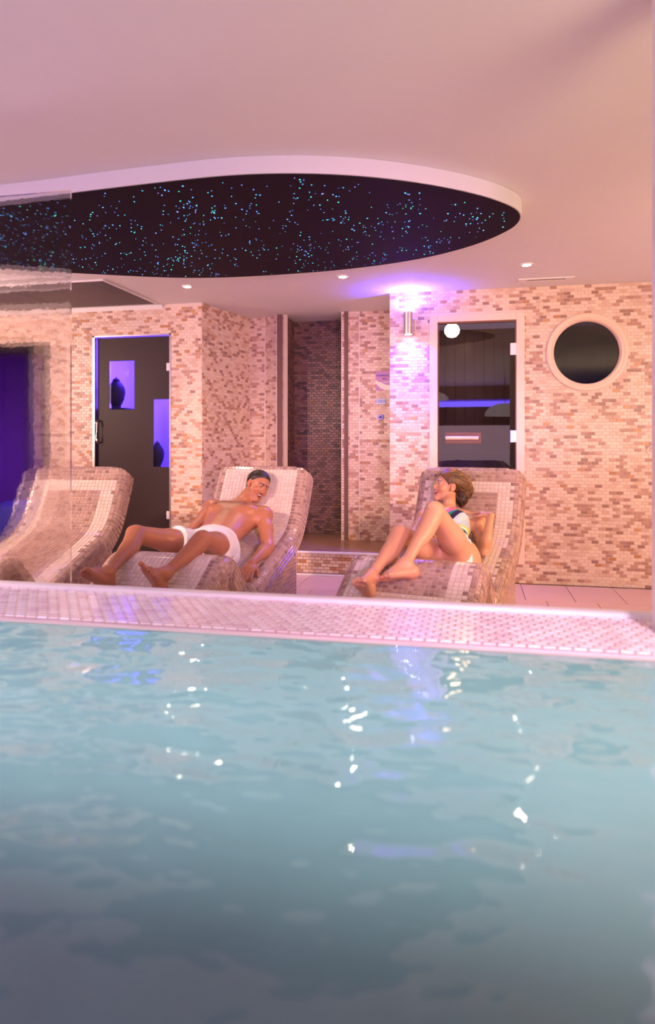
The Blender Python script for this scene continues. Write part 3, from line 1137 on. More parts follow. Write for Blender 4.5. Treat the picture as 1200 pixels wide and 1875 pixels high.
PA, PX_, PZ_ = fillet_profile(PROF, FIL, 0.0127)
LTOT = PA[-1]
HW, RC, DEP = 0.35, 0.055, 0.125


def prof_at(a):
    a = min(max(a, 0), LTOT)
    x, z = np.interp(a, PA, PX_), np.interp(a, PA, PZ_)
    e = 0.006
    x2, z2 = np.interp(min(a + e, LTOT), PA, PX_), np.interp(min(a + e, LTOT), PA, PZ_)
    x1, z1 = np.interp(max(a - e, 0), PA, PX_), np.interp(max(a - e, 0), PA, PZ_)
    t = Vector((x2 - x1, z2 - z1)).normalized()
    return x, z, t, Vector((-t.y, t.x))  # normal: up side


ATOP = float(np.interp(0.87, PX_, PA))


def halfw(a):
    # plan corners rounded near the head end
    e = a - (ATOP - 0.035)
    if e <= 0: return HW
    r = 0.07
    e = min(e, r)
    return HW - (r - math.sqrt(max(r * r - e * e, 0)))


VL = (DEP - RC) + RC * math.pi / 2


def xsec(v, hw):
    """v: arc coordinate, 0 centre of the top; returns lateral, depth, lateral-normal, up-normal"""
    s = 1 if v >= 0 else -1
    w = abs(v)
    flat = hw - RC
    if w <= flat:
        return s * w, 0.0, 0.0, 1.0
    w -= flat
    arc = RC * math.pi / 2
    if w <= arc:
        t = w / RC
        return s * (flat + RC * math.sin(t)), RC * (1 - math.cos(t)), s * math.sin(t), math.cos(t)
    w -= arc
    return s * hw, RC + w, s * 1.0, 0.0


def surf(a, v, off=0.0):
    x, z, t, n = prof_at(a)
    hw = halfw(a)
    l, d, nl, nu = xsec(v, hw)
    # avoid self-crossing below the knee hump and seat
    p = Vector((x, z)) - n * d
    P = Vector((l, p.x, p.y))            # local: x lateral, y along, z up
    Nn = Vector((nl, n.x * nu, n.y * nu))
    return P + Nn * off, Vector((0, t.x, t.y)), Nn


LP_BROWN = [lin(178, 148, 136), lin(168, 138, 126), lin(160, 130, 120), lin(186, 158, 144), lin(148, 118, 108), lin(173, 142, 131), lin(182, 150, 134)]
LP_CREAM = [lin(220, 203, 190), lin(215, 196, 183), lin(224, 208, 196)]


def make_lounger(loc, rz, label, plain, seed):
    rr = random.Random(seed)
    root = empty('tiled_lounger', loc, rz, local=True)
    tag(root, label, 'lounger', 'heated mosaic loungers along the pool')
    # slab bed under the tiles
    va = list(np.linspace(-(HW - RC + VL), (HW - RC + VL), 61))
    na = len(PA)
    mb = MB()
    vs = []
    for a in PA:
        hw = halfw(a)
        k = (hw - RC + VL) / (HW - RC + VL)
        for v in va:
            vs.append(surf(a, v * k, -0.001)[0])
    nv = len(va)
    fs = [(i * nv + j, i * nv + j + 1, (i + 1) * nv + j + 1, (i + 1) * nv + j) for i in range(na - 1) for j in range(nv - 1)]
    fs += [(i * nv + nv - 1, i * nv, (i + 1) * nv, (i + 1) * nv + nv - 1) for i in range(na - 1)]
    fs += [tuple(range(nv)), tuple(range((na - 1) * nv, na * nv))[::-1]]
    mb.add(vs, fs)
    slab = mb.build('contoured_slab', M['grout'], root, smooth=True)
    # base body
    ins = HW - 0.035
    pf = [(-1.02, 0.0), (-1.02, .03)]
    for a in np.arange(0.03, ATOP, 0.05):
        x, z, t, n = prof_at(a)
        p = Vector((x, z)) - n * 0.105
        if p.x > 0.70: break
        if p.x > pf[-1][0] and p.y > 0.02:
            pf.append((p.x, p.y))
    zr = pf[-1][1]
    pf += [(0.72, zr + .02), (0.72, 0.0)]
    mb = MB()
    mb.poly([(-ins, x, z) for x, z in pf], (2 * ins, 0, 0))
    base = mb.build('base', M['grout'], root)
    # tiles on the slab
    pit = 0.0255
    T = []
    vis = {}
    ca, sa = math.cos(rz), math.sin(rz)
    na_ = int(LTOT / pit)
    nvt = int(2 * (HW - RC + VL) / pit)
    band_v = (HW - RC + 0.02 - 2 * pit, HW - RC + 0.02 + 0)
    a_lo, a_hi = 0.30, ATOP - 0.03
    for i in range(na_):
        a = (i + .5) * LTOT / na_
        for j in range(nvt):
            v = -(HW - RC + VL) + (j + .5) * 2 * (HW - RC + VL) / nvt
            hw = halfw(a)
            k = (hw - RC + VL) / (HW - RC + VL)
            P, t, n = surf(a, v * k, 0.0002)
            side = Vector(n).cross(t)
            av = abs(v)
            # keep side tiles off where the profile bends too tight
            if av > HW - RC + RC * 1.57:
                x, z, tt, nn = prof_at(a)
                if a > LTOT - 0.10: continue
            edge = av > HW - 0.055 - 0.012
            incl = band_v[0] - 2.1 * pit
            headd = a_hi - a
            brown = LP_BROWN[rr.choice([0, 0, 1, 1, 3, 3, 5, 5, 6, 6, 2, 4])]
            if plain:
                cream = av < HW - 0.075
                dark_strip = HW - 0.075 <= av < HW - 0.05
                colr = rr.choice(LP_CREAM) if cream and headd > -0.02 else brown
                if dark_strip and rr.random() < .5: colr = LP_BROWN[4]
            else:
                in_band = (HW - 0.150 < av < HW - 0.065 and headd > 0.04) or (0.04 < headd < 0.125 and av < HW - 0.065) or (a < float(np.interp(-0.60, PX_, PA)) and a > float(np.interp(-0.60, PX_, PA)) - .075 and av < HW - .06)
                colr = rr.choice(LP_CREAM) if in_band else brown
                if edge and rr.random() < .2: colr = LP_BROWN[rr.choice([2, 4, 1])]
            sv = 2 * (hw - RC + VL) / nvt
            if sv < .012: sv = .012
            T.append((P, side, t, n, sv - .0026, LTOT / na_ - .0026, colr))
    cl = Vector((CAMP[0] - loc[0], CAMP[1] - loc[1], CAMP[2]))
    cl = Vector((cl.x * ca + cl.y * sa, -cl.x * sa + cl.y * ca, cl.z))

    def sc_(t):
        if t[0][1] < -0.64: return 1e9
        d = cl - t[0]
        if d.dot(Vector(t[3])) < 0: return 1e9
        return d.length
    tiles(T, 'mosaic_tile', M['glaze'], slab, 0.0022, sc_, 300, local=True)
    # tiles on the base sides (right and left), clipped by the slab line
    T = []
    PX2 = [p[0] for p in pf[1:-1]]
    PZ2 = [p[1] for p in pf[1:-1]]
    for s in (1, -1):
        for i in range(int(1.72 / pit)):
            y = -1.0 + (i + .5) * pit
            top = np.interp(y, PX2, PZ2)
            for j in range(int(top / pit)):
                z = (j + .5) * pit
                T.append(((s * ins + s * .0003, y, z), (0, s * 1.0, 0), (0, 0, 1), (s * 1.0, 0, 0), pit - .0026, pit - .0026, LP_BROWN[rr.choice([0, 1, 3, 5, 6, 2])]))
    tiles(T, 'base_tile', M['glaze'], base, 0.002, None, 0, local=True)
    return root


CH = [(-2.627, 3.402, -0.04), (-1.53, 3.729, 0.092), (-0.192, 3.807, 0.206)]
make_lounger((CH[0][0], CH[0][1], 0), -CH[0][2], 'empty brown mosaic lounger with a cream band, leftmost of the three', False, 1)
make_lounger((CH[1][0], CH[1][1], 0), -CH[1][2], 'pale mosaic lounger with brown edges on which the man lies', True, 2)
make_lounger((CH[2][0], CH[2][1], 0), -CH[2][2], 'brown mosaic lounger with a cream band on which the woman lies', False, 3)


# ------------------------------------------------------------------ PEOPLE: signed-distance bodies
def V3(*a): return np.array(a, dtype=float)


def nz(v): return v / np.linalg.norm(v)


class Field:
    def __init__(s, lo, hi, h):
        s.lo = np.array(lo, dtype=float); s.h = h
        s.n = np.ceil((np.array(hi) - s.lo) / h).astype(int) + 1
        s.F = np.full(s.n, 0.06, dtype=np.float32)

    def block(s, lo, hi, pad):
        i0 = np.maximum(np.floor((lo - pad - s.lo) / s.h).astype(int), 0)
        i1 = np.minimum(np.ceil((hi + pad - s.lo) / s.h).astype(int) + 1, s.n)
        if np.any(i1 <= i0): return None
        ax = [s.lo[k] + s.h * np.arange(i0[k], i1[k]) for k in range(3)]
        X = ax[0][:, None, None]; Y = ax[1][None, :, None]; Z = ax[2][None, None, :]
        return (slice(i0[0], i1[0]), slice(i0[1], i1[1]), slice(i0[2], i1[2])), X, Y, Z

    def comb(s, sl, d, k, sub=False):
        a = s.F[sl]
        d = d.astype(np.float32)
        if sub:
            h = np.clip(0.5 - 0.5 * (a + d) / k, 0, 1)
            s.F[sl] = a * (1 - h) - d * h + k * h * (1 - h)
        else:
            h = np.clip(0.5 + 0.5 * (d - a) / k, 0, 1)
            s.F[sl] = d * (1 - h) + a * h - k * h * (1 - h)

    def rc(s, a, b, ra, rb=None, k=0.015, sub=False):
        rb = ra if rb is None else rb
        a = np.array(a, float); b = np.array(b, float)
        r = max(ra, rb)
        B = s.block(np.minimum(a, b) - r, np.maximum(a, b) + r, k + 0.01)
        if B is None: return
        sl, X, Y, Z = B
        ba = b - a
        L2 = max(ba @ ba, 1e-9)
        t = np.clip(((X - a[0]) * ba[0] + (Y - a[1]) * ba[1] + (Z - a[2]) * ba[2]) / L2, 0, 1)
        d = np.sqrt((X - a[0] - t * ba[0]) ** 2 + (Y - a[1] - t * ba[1]) ** 2 + (Z - a[2] - t * ba[2]) ** 2) - (ra + (rb - ra) * t)
        s.comb(sl, d, k, sub)

    def el(s, c, r, R, k=0.015, sub=False):
        """R rows = axes"""
        c = np.array(c, float); r = np.array(r, float)
        ext = np.sqrt(((R * r[:, None]) ** 2).sum(0))
        B = s.block(c - ext, c + ext, k + 0.01)
        if B is None: return
        sl, X, Y, Z = B
        x, y, z = X - c[0], Y - c[1], Z - c[2]
        q = [(R[i, 0] * x + R[i, 1] * y + R[i, 2] * z) / r[i] for i in range(3)]
        k0 = np.sqrt(q[0] ** 2 + q[1] ** 2 + q[2] ** 2) + 1e-9
        k1 = np.sqrt((q[0] / r[0]) ** 2 + (q[1] / r[1]) ** 2 + (q[2] / r[2]) ** 2) + 1e-9
        s.comb(sl, k0 * (k0 - 1) / k1, k, sub)

    def coords(s):
        ax = [s.lo[k] + s.h * np.arange(s.n[k]) for k in range(3)]
        return ax[0][:, None, None], ax[1][None, :, None], ax[2][None, None, :]


def surface_nets(F, lo, h):
    n = F.shape
    ins = F < 0
    c = np.zeros((n[0] - 1, n[1] - 1, n[2] - 1), dtype=np.int8)
    offs = [(i, j, k) for i in (0, 1) for j in (0, 1) for k in (0, 1)]
    for (i, j, k) in offs:
        c += ins[i:n[0] - 1 + i, j:n[1] - 1 + j, k:n[2] - 1 + k]
    I, J, K = np.nonzero((c > 0) & (c < 8))
    ids = np.full(c.shape, -1, dtype=np.int32)
    ids[I, J, K] = np.arange(len(I))
    val = {o: F[I + o[0], J + o[1], K + o[2]] for o in offs}
    acc = np.zeros((len(I), 3)); cnt = np.zeros(len(I))
    for o in offs:
        for ax in range(3):
            if o[ax] == 0:
                p = list(o); p[ax] = 1; p = tuple(p)
                a, b = val[o], val[p]
                m = (a < 0) != (b < 0)
                t = np.where(m, a / np.where(m, a - b, 1), 0)
                for q in range(3):
                    acc[:, q] += np.where(m, o[q] + (t if q == ax else 0), 0)
                cnt += m
    V = lo + h * (np.stack([I, J, K], 1) + acc / cnt[:, None])
    Q = []
    for ax in range(3):
        sl0 = [slice(None)] * 3; sl1 = [slice(None)] * 3
        sl0[ax] = slice(0, n[ax] - 1); sl1[ax] = slice(1, n[ax])
        a, b = ins[tuple(sl0)], ins[tuple(sl1)]
        E = np.array(np.nonzero(a != b)).T
        u, v = (ax + 1) % 3, (ax + 2) % 3
        ok = (E[:, u] > 0) & (E[:, v] > 0) & (E[:, u] < n[u] - 1) & (E[:, v] < n[v] - 1)
        E = E[ok]
        s = a[E[:, 0], E[:, 1], E[:, 2]]

        def g(du, dv):
            e = E.copy(); e[:, u] -= du; e[:, v] -= dv
            return ids[e[:, 0], e[:, 1], e[:, 2]]
        q = np.stack([g(1, 1), g(0, 1), g(0, 0), g(1, 0)], 1)
        q[~s] = q[~s][:, ::-1]
        Q.append(q)
    return V, np.concatenate(Q)


def mesh_np(name, V, Q, m, parent=None, cols=None, origin=None, smooth_it=0):
    me = bpy.data.meshes.new(name)
    if origin is not None: V = V - np.array(origin)
    me.vertices.add(len(V)); me.vertices.foreach_set('co', V.astype(np.float32).ravel())
    me.loops.add(Q.size); me.loops.foreach_set('vertex_index', Q.astype(np.int32).ravel())
    me.polygons.add(len(Q)); me.polygons.foreach_set('loop_start', np.arange(0, Q.size, 4, dtype=np.int32))
    me.update(calc_edges=True)
    me.validate()
    me.shade_smooth()
    me.materials.append(m)
    if cols is not None: set_col(me, cols)
    o = bpy.data.objects.new(name, me)
    COL.objects.link(o)
    if parent is not None:
        o.parent = parent
    elif origin is not None:
        o.location = origin
    return o


def relax(V, Q, it=2, f=0.5):
    n = len(V)
    for _ in range(it):
        S = np.zeros_like(V); C = np.zeros(n)
        for a, b in ((0, 1), (1, 2), (2, 3), (3, 0)):
            np.add.at(S, Q[:, a], V[Q[:, b]]); np.add.at(C, Q[:, a], 1)
            np.add.at(S, Q[:, b], V[Q[:, a]]); np.add.at(C, Q[:, b], 1)
        V = V + f * (S / C[:, None] - V)
    return V


def frame(F, U):
    F = nz(F); U = nz(U - F * (U @ F))
    return nz(np.cross(F, U)), F, U      # right, forward, up


def build_person(ci, J, P):
    """J joints in the lounger's (along, lateral, z); P parameters"""
    cx_, cy_, a_ = CH[ci]
    d = V3(math.sin(a_), math.cos(a_), 0); r = V3(math.cos(a_), -math.sin(a_), 0)

    def W(p): return V3(cx_, cy_, 0) + d * p[0] + r * p[1] + V3(0, 0, p[2])
    J = {k: W(v) for k, v in J.items()}
    allp = np.array(list(J.values()))
    h = 0.0034
    fl = Field(allp.min(0) - 0.20, allp.max(0) + 0.20, h)
    s = P['s']                      # overall limb girth
    pel, neck = J['pelvis'], J['neck']
    lat = nz(J['shL'] - J['shR'])   # towards the body's left
    up = nz(neck - pel)
    fr = nz(np.cross(lat, up)) * 1.0
    if fr[2] < 0: fr = -fr
    lat = nz(lat - up * (lat @ up))
    Rt = np.array([lat, fr, up])
    ch = J['chest']
    ub = nz(ch - pel); uc = nz(neck - ch)
    # pelvis / waist / ribs
    latp = nz(J['hipL'] - J['hipR'])
    fp = np.cross(latp, ub); fp = fp if fp[2] > 0 else -fp
    Rp = np.array([latp, nz(fp), ub])
    fl.el(pel, P['pelvis'], Rp, .03)
    mid = pel + (ch - pel) * 0.52
    fl.el(mid, P['waist'], Rt, .05)
    fl.el(ch, P['ribs'], Rt, .05)
    fl.el(ch + uc * .10, (P['ribs'][0] * 1.02, P['ribs'][1] * .85, .09), Rt, .05)
    for sd, sh in ((1, J['shL']), (-1, J['shR'])):
        fl.rc(neck - uc * .03 + lat * sd * .02, sh, P['neck'] * .85, .046 * s, .05)   # trapezius
        fl.el(sh, (.056 * s, .056 * s, .060 * s), Rt, .03)                           # deltoid
        fl.rc(sh - up * .03, ch + up * .03 + lat * sd * .08, .045 * s, .06 * s, .05)  # pec/lat link
        if P['male']:
            fl.el(ch + up * .065 + lat * sd * .075 + fr * .075, (.085, .035, .062), Rt, .03)
            for k in range(3):
                fl.el(mid + up * (-.04 + k * .05) + lat * sd * .03 + fr * .068, (.026, .016, .022), Rt, .02)
            fl.el(ch + up * .052 + lat * sd * .10 + fr * .112, (.008, .005, .008), Rt, .006)
        else:
            fl.el(ch + up * .015 + lat * sd * .064 + fr * .066, (.052, .044, .052), Rt, .03)
        fl.rc(neck + fr * .028 + lat * sd * .015 - up * .005, sh + fr * .025 + up * .012, .009, .009, .02)  # collarbone
    # neck and head
    R_, F_, U_ = frame(P['face'], P['hup'])
    H = J['head']
    hs = P['hs']

    def hp(x, y, z): return H + hs * (R_ * x + F_ * y + U_ * z)
    RH = np.array([R_, F_, U_])
    fl.rc(neck, hp(0, -.022, -.05), P['neck'], P['neck'] * .93, .03)
    e = lambda c, r_, k, sub=False: fl.el(hp(*c), np.array(r_) * hs, RH, k, sub)
    e((0, -.012, .035), (.076, .094, .082), .02)
    e((0, .028, -.02), (.060, .064, .085), .02)
    e((0, .036, -.078), (.046 if P['male'] else .038, .046, .033), .02)
    fl.rc(hp(-.010, .074, -.103), hp(.010, .074, -.103), .015, .015, .02)
    for sd in (-1, 1):
        e((sd * .038, .062, -.028), (.023, .021, .020), .016)
        if P['male']: e((sd * .046, .014, -.072), (.016, .030, .022), .02)
        e((sd * .032, .103, .010), (.017, .016, .010), .008, True)
        e((sd * .032, .080, .009), (.014, .0115, .0115), .004)
        fl.rc(hp(sd * .014, .088, .024), hp(sd * .046, .078, .026), .006 * hs, .004 * hs, .010)
        e((sd * .077, -.008, -.002), (.008, .020, .031), .005)
        e((sd * .083, -.004, -.002), (.005, .011, .018), .005, True)
        fl.rc(hp(sd * .073, .004, -.028), hp(sd * .076, .0, -.02), .007 * hs, .007 * hs, .004)
        fl.rc(hp(0, .100 * P['nose'], -.031), hp(sd * .011, .094 * P['nose'], -.033), .008 * hs, .007 * hs, .006)
    fl.rc(hp(0, .086, .018), hp(0, .107 * P['nose'], -.024), .0065 * hs, .0095 * hs, .012)
    mo = P['mouth']                 # opening half height
    mw_ = P['mw']
    e((0, .096, -.060), (mw_ * .95, .020, mo * 1.1), .004, True)
    ul = [(-mw_, .078, -.050), (-mw_ * .5, .091, -.0575 + mo * .8), (0, .095, -.0595 + mo), (mw_ * .5, .091, -.0575 + mo * .8), (mw_, .078, -.050)]
    ll = [(-mw_, .078, -.050), (-mw_ * .5, .087, -.063 - mo * .6), (0, .091, -.064 - mo * 1.1), (mw_ * .5, .087, -.063 - mo * .6), (mw_, .078, -.050)]
    for L in (ul, ll):
        for p, q in zip(L[:-1], L[1:]):
            fl.rc(hp(*p), hp(*q), .0036 * hs, .0036 * hs, .004)

    # arms + hands
    def arm(sh, el, wr, hand, curl, palm_n):
        fl.rc(sh, sh + (el - sh) * .45, .047 * s, .045 * s, .02)
        fl.rc(sh + (el - sh) * .4, el, .046 * s, .037 * s, .02)
        fl.rc(el, el + (wr - el) * .35, .037 * s, .041 * s, .02)
        fl.rc(el + (wr - el) * .3, wr, .041 * s, .0255 * s, .02)
        hd = nz(hand - wr)
        pn = nz(palm_n - hd * (palm_n @ hd))     # towards the back of the hand
        sw = nz(np.cross(hd, pn))
        sc_ = P['hand']
        fl.rc(wr, wr + hd * .02, .024 * s, .026 * s, .012)
        pc = wr + hd * .052 * sc_
        fl.el(pc, (.052 * sc_, .042 * sc_, .016 * sc_), np.array([hd, sw, pn]), .012)
        lens = [.066, .076, .071, .056]
        for k in range(4):
            o = (k - 1.5) * .0205 * sc_
            b0 = wr + hd * (.088 - abs(k - 1.3) * .004) * sc_ + sw * o * P_side(curl)
            dirv = nz(hd + sw * P_side(curl) * (k - 1.5) * .05)
            p = b0
            L = lens[k] * sc_
            cv = abs(curl) * (1 + .12 * k)
            ang = 0
            rr_ = [.0092, .0085, .0078, .0066]
            for q, (fr_, da) in enumerate(((.45, .5), (.30, .9), (.25, .6))):
                ang += cv * da
                dd = nz(dirv * math.cos(ang) - pn * math.sin(ang))
                p2 = p + dd * L * fr_
                fl.rc(p, p2, rr_[q] * sc_, rr_[q + 1] * sc_, .003)
                p = p2
        t0 = wr + hd * .028 * sc_ - sw * P_side(curl) * .026 * sc_ - pn * .006
        t1 = t0 + nz(hd * .75 - sw * P_side(curl) * .75 - pn * .3) * .036 * sc_
        t2 = t1 + nz(hd * 1.0 - sw * P_side(curl) * .30 - pn * .35) * .034 * sc_
        fl.rc(t0, t1, .013 * sc_, .0105 * sc_, .008)
        fl.rc(t1, t2, .0105 * sc_, .008 * sc_, .003)

    def P_side(c): return 1 if c >= 0 else -1
    arm(J['shL'], J['elL'], J['wrL'], J['haL'], P['curlL'], P['pnL'])
    arm(J['shR'], J['elR'], J['wrR'], J['haR'], P['curlR'], P['pnR'])

    # legs + feet
    def leg(hip, kn, an, he, toe, side):
        g = P['leg']
        fl.rc(hip, hip + (kn - hip) * .45, .082 * g, .074 * g, .04)
        fl.rc(hip + (kn - hip) * .4, kn, .075 * g, .052 * g, .03)
        sd = nz(an - kn)
        td = nz(kn - hip)
        fwdk = nz(td - sd)          # knee cap direction
        back = -nz(fwdk - sd * (fwdk @ sd))
        fl.el(kn + fwdk * .012 * g, (.040 * g, .040 * g, .044 * g), np.array([sd, np.cross(sd, fwdk) / max(1e-6, np.linalg.norm(np.cross(sd, fwdk))), fwdk]), .02)
        fl.rc(kn, kn + sd * .05, .047 * g, .045 * g, .02)
        fl.el(kn + (an - kn) * .30 + back * .020, (.12, .046 * g, .046 * g), np.array([sd, nz(np.cross(sd, back)), back]), .03)
        fl.rc(kn + (an - kn) * .1, an, .044 * g, .029 * g, .03)
        # foot
        fd = nz(toe - he)
        L = P['foot'] if side != P.get('flatside') else P['foot'] * .9
        upn = nz((an - he) - fd * ((an - he) @ fd))     # from sole to instep
        sw = nz(np.cross(fd, upn))                      # width axis
        big = side                                       # +1 if big toe lies along +sw
        fl.rc(an, he + upn * .01, .031 * g, .030, .02)
        fl.el(he, (.034, .029, .029), np.array([fd, sw, upn]), .02)
        for o, rr_ in ((.55, .024), (-.55, .021)):
            fl.rc(he + fd * .02 + sw * o * .016, he + fd * L * .62 + sw * o * .046 + upn * .002, .022, rr_ * .78, .02)
        fl.rc(an + fd * .02 - upn * .004, he + fd * L * .60 + upn * .012, .029 * g, .016, .03)
        tl = [.052, .044, .039, .034, .029]
        tr = [.0120, .0078, .0075, .0072, .0068]
        for k in range(5):
            o = big * (.034 - k * .0175)
            b = he + fd * (L * .66 - k * .007 - (0 if k else .0)) + sw * o + upn * .001
            m_ = b + (fd * .55 + upn * .10) * tl[k]
            e_ = m_ + (fd * .45 - upn * .05) * tl[k]
            fl.rc(b, m_, tr[k] * 1.02, tr[k] * .9, .006)
            fl.rc(m_, e_, tr[k] * .9, tr[k] * .98, .003)
    leg(J['hipL'], J['knL'], J['anL'], J['heL'], J['toL'], P['bigL'])
    leg(J['hipR'], J['knR'], J['anR'], J['heR'], J['toR'], P['bigR'])
    for sd, hip in ((1, J['hipL']), (-1, J['hipR'])):
        fl.el(hip - ub * .02 - fp * .04, (.085, .085, .085) if P['male'] else (.09, .085, .09), Rp, .04)   # buttocks
    Vv, Q = surface_nets(fl.F, fl.lo, fl.h)
    Vv = relax(Vv, Q, 1, .4)
    # ---- vertex colours (true skin pigment)
    base = np.array(P['skin'][:3]); C = np.ones((len(Vv), 4)); C[:, :3] = base

    def blob(c, rad, col, amt=1.0, soft=.5):
        dd = np.linalg.norm(Vv - np.array(c), axis=1)
        w = np.clip((rad - dd) / (rad * soft), 0, 1) * amt
        C[:, :3] = C[:, :3] * (1 - w[:, None]) + np.array(col[:3]) * w[:, None]

    def seg(a, b, rad, col, amt=1.0, soft=.5):
        a = np.array(a); b = np.array(b); ba = b - a
        t = np.clip(((Vv - a) @ ba) / (ba @ ba), 0, 1)
        dd = np.linalg.norm(Vv - a - t[:, None] * ba, axis=1)
        w = np.clip((rad - dd) / (rad * soft), 0, 1) * amt
        C[:, :3] = C[:, :3] * (1 - w[:, None]) + np.array(col[:3]) * w[:, None]
    for L in (ul, ll):
        for p, q in zip(L[:-1], L[1:]):
            seg(hp(*p), hp(*q), .0065, P['lip'], .85)
    blob(hp(0, .076, -.060), .016, lin(60, 14, 14), .9, .3)
    for sd in (-1, 1):
        seg(hp(sd * .012, .092, .0255), hp(sd * .034, .090, .031), .0068 if P['male'] else .0045, P['brow'], .95)
        seg(hp(sd * .034, .090, .031), hp(sd * .052, .076, .026), .0055 if P['male'] else .004, P['brow'], .9)
        seg(hp(sd * .018, .091, .0115), hp(sd * .048, .081, .0095), .0042, lin(34, 20, 16), .9)
        blob(hp(sd * .079, -.005, 0), .03, P['flush'], .35)
        blob(hp(sd * .042, .075, -.03), .028, P['flush'], .12 if P['male'] else .3)
        if P['male']:
            blob(ch + up * .052 + lat * sd * .10 + fr * .112, .014, lin(120, 62, 48), .8)
    for k_ in ('toL', 'toR', 'heL', 'heR'):
        blob(J[k_], .05, P['flush'], .45, .9)
    if P['male']:
        hc = lin(70, 42, 30)
        rs = np.random.RandomState(5)
        nv_ = rs.rand(len(Vv)) * .5 + .5
        for c_, rad, am in ((ch + up * .07 + fr * .10, .10, .8), (ch + up * .085 + fr * .10 + lat * .08, .075, .75), (ch + up * .085 + fr * .10 - lat * .08, .075, .75), (ch - up * .03 + fr * .10, .06, .6), (ch - up * .09 + fr * .10, .045, .5), (mid + fr * .09, .04, .5)):
            dd = np.linalg.norm(Vv - c_, axis=1)
            w = np.clip((rad - dd) / rad, 0, 1) * am * nv_
            C[:, :3] = C[:, :3] * (1 - w[:, None]) + np.array(hc[:3]) * w[:, None]
        for kn, an in ((J['knL'], J['anL']), (J['knR'], J['anR'])):
            a = kn; b = an; ba = b - a
            t = np.clip(((Vv - a) @ ba) / (ba @ ba), .12, .9)
            dd = np.linalg.norm(Vv - a - t[:, None] * ba, axis=1)
            w = np.clip((.065 - dd) / .02, 0, 1) * .22 * nv_
            C[:, :3] = C[:, :3] * (1 - w[:, None]) + np.array(hc[:3]) * w[:, None]
        # stubble
        for c_ in (hp(0, .07, -.09), hp(.04, .04, -.08), hp(-.04, .04, -.08), hp(.0, .095, -.045)):
            blob(c_, .035, lin(96, 60, 48), .35, .9)
    org = pel
    body = mesh_np('person', Vv, Q, M['skin_man' if P['male'] else 'skin_woman'], None, C, org)
    tag(body, P['label'], 'person')
    # eyes and teeth
    for sd in (-1, 1):
        mb = MB()
        cc = hp(sd * .032, .0845, .0080)
        ez = nz(F_ + R_ * sd * .18)
        ex = nz(np.cross(ez, U_))
        vs_, fs2, nn = [], [], 16
        for ri, (rr_, zz_) in enumerate(((1.0, 0.0), (.92, .004), (.6, .0068), (.3, .0078))):
            for q_ in range(nn):
                t_ = 2 * math.pi * q_ / nn
                vs_.append(cc - org + ex * (.0125 * hs * rr_ * math.cos(t_)) + U_ * (.0042 * hs * rr_ * math.sin(t_)) + ez * zz_ * hs)
        vs_.append(cc - org + ez * .008 * hs)
        for ri in range(3):
            for q_ in range(nn):
                fs2.append((ri * nn + q_, ri * nn + (q_ + 1) % nn, (ri + 1) * nn + (q_ + 1) % nn, (ri + 1) * nn + q_))
        fs2 += [(3 * nn + q_, 3 * nn + (q_ + 1) % nn, 4 * nn) for q_ in range(nn)]
        fs2.append(tuple(range(nn))[::-1])
        mb.add(vs_, fs2)
        o = mb.build('eye', M['eye'], None, smooth=True)
        o.parent = body
        vv = np.array([v.co[:] for v in o.data.vertices])
        q = np.abs((vv - (cc - org)) @ ex) / (.0125 * hs)
        set_col(o.data, np.where((q < .42)[:, None], np.array([.03, .015, .01, 1]), np.array([.62, .56, .52, 1])))
    mb = MB()
    pts = []
    nT = 12
    for row_z in (0, 1):
        for k in range(nT + 1):
            t = -1 + 2 * k / nT
            x = mw_ * .84 * t
            yv = .0935 - .015 * t * t
            zt = -.0595 + mo * (1 - t * t) + .0085 * t * t
            z = zt if row_z == 0 else zt - (.0085 + (.002 if not P['male'] else 0)) * (1 - .6 * t * t)
            pts.append(hp(x, yv, z) - org)
    fs_ = [(k, k + 1, nT + 2 + k, nT + 1 + k) for k in range(nT)]
    back = [p - F_ * .006 for p in pts]
    nP = len(pts)
    mb.add(pts + back, fs_ + [tuple(i + nP for i in f)[::-1] for f in fs_] + [(k + 1, k, k + nP, k + 1 + nP) for k in range(nT)] + [(nT + 1 + k, nT + 2 + k, nT + 2 + k + nP, nT + 1 + k + nP) for k in range(nT)])
    o = mb.build('teeth', M['teeth'], None, smooth=True)
    o.parent = body
    return body, fl, J, dict(hp=hp, R=R_, F=F_, U=U_, lat=lat, fr=fr, up=up, ch=ch, pel=pel, mid=mid, org=org, H=H, hs=hs, ub=ub, fp=fp, latp=latp)


def sub_field(fl, lo, hi):
    i0 = np.maximum(np.floor((np.array(lo) - fl.lo) / fl.h).astype(int), 0)
    i1 = np.minimum(np.ceil((np.array(hi) - fl.lo) / fl.h).astype(int), fl.n)
    F = fl.F[i0[0]:i1[0], i0[1]:i1[1], i0[2]:i1[2]]
    lo2 = fl.lo + i0 * fl.h
    ax = [lo2[k] + fl.h * np.arange(F.shape[k]) for k in range(3)]
    return F, lo2, ax[0][:, None, None], ax[1][None, :, None], ax[2][None, None, :]


def dotg(X, Y, Z, c, n): return (X - c[0]) * n[0] + (Y - c[1]) * n[1] + (Z - c[2]) * n[2]


def noise3(X, Y, Z, sc, seed):
    rs = np.random.RandomState(seed)
    out = 0
    for k in range(6):
        d_ = rs.randn(3); d_ /= np.linalg.norm(d_)
        out = out + np.sin((X * d_[0] + Y * d_[1] + Z * d_[2]) * sc * (1 + .5 * k) + rs.rand() * 6.3) / (1 + .5 * k)
    return out / 3.0


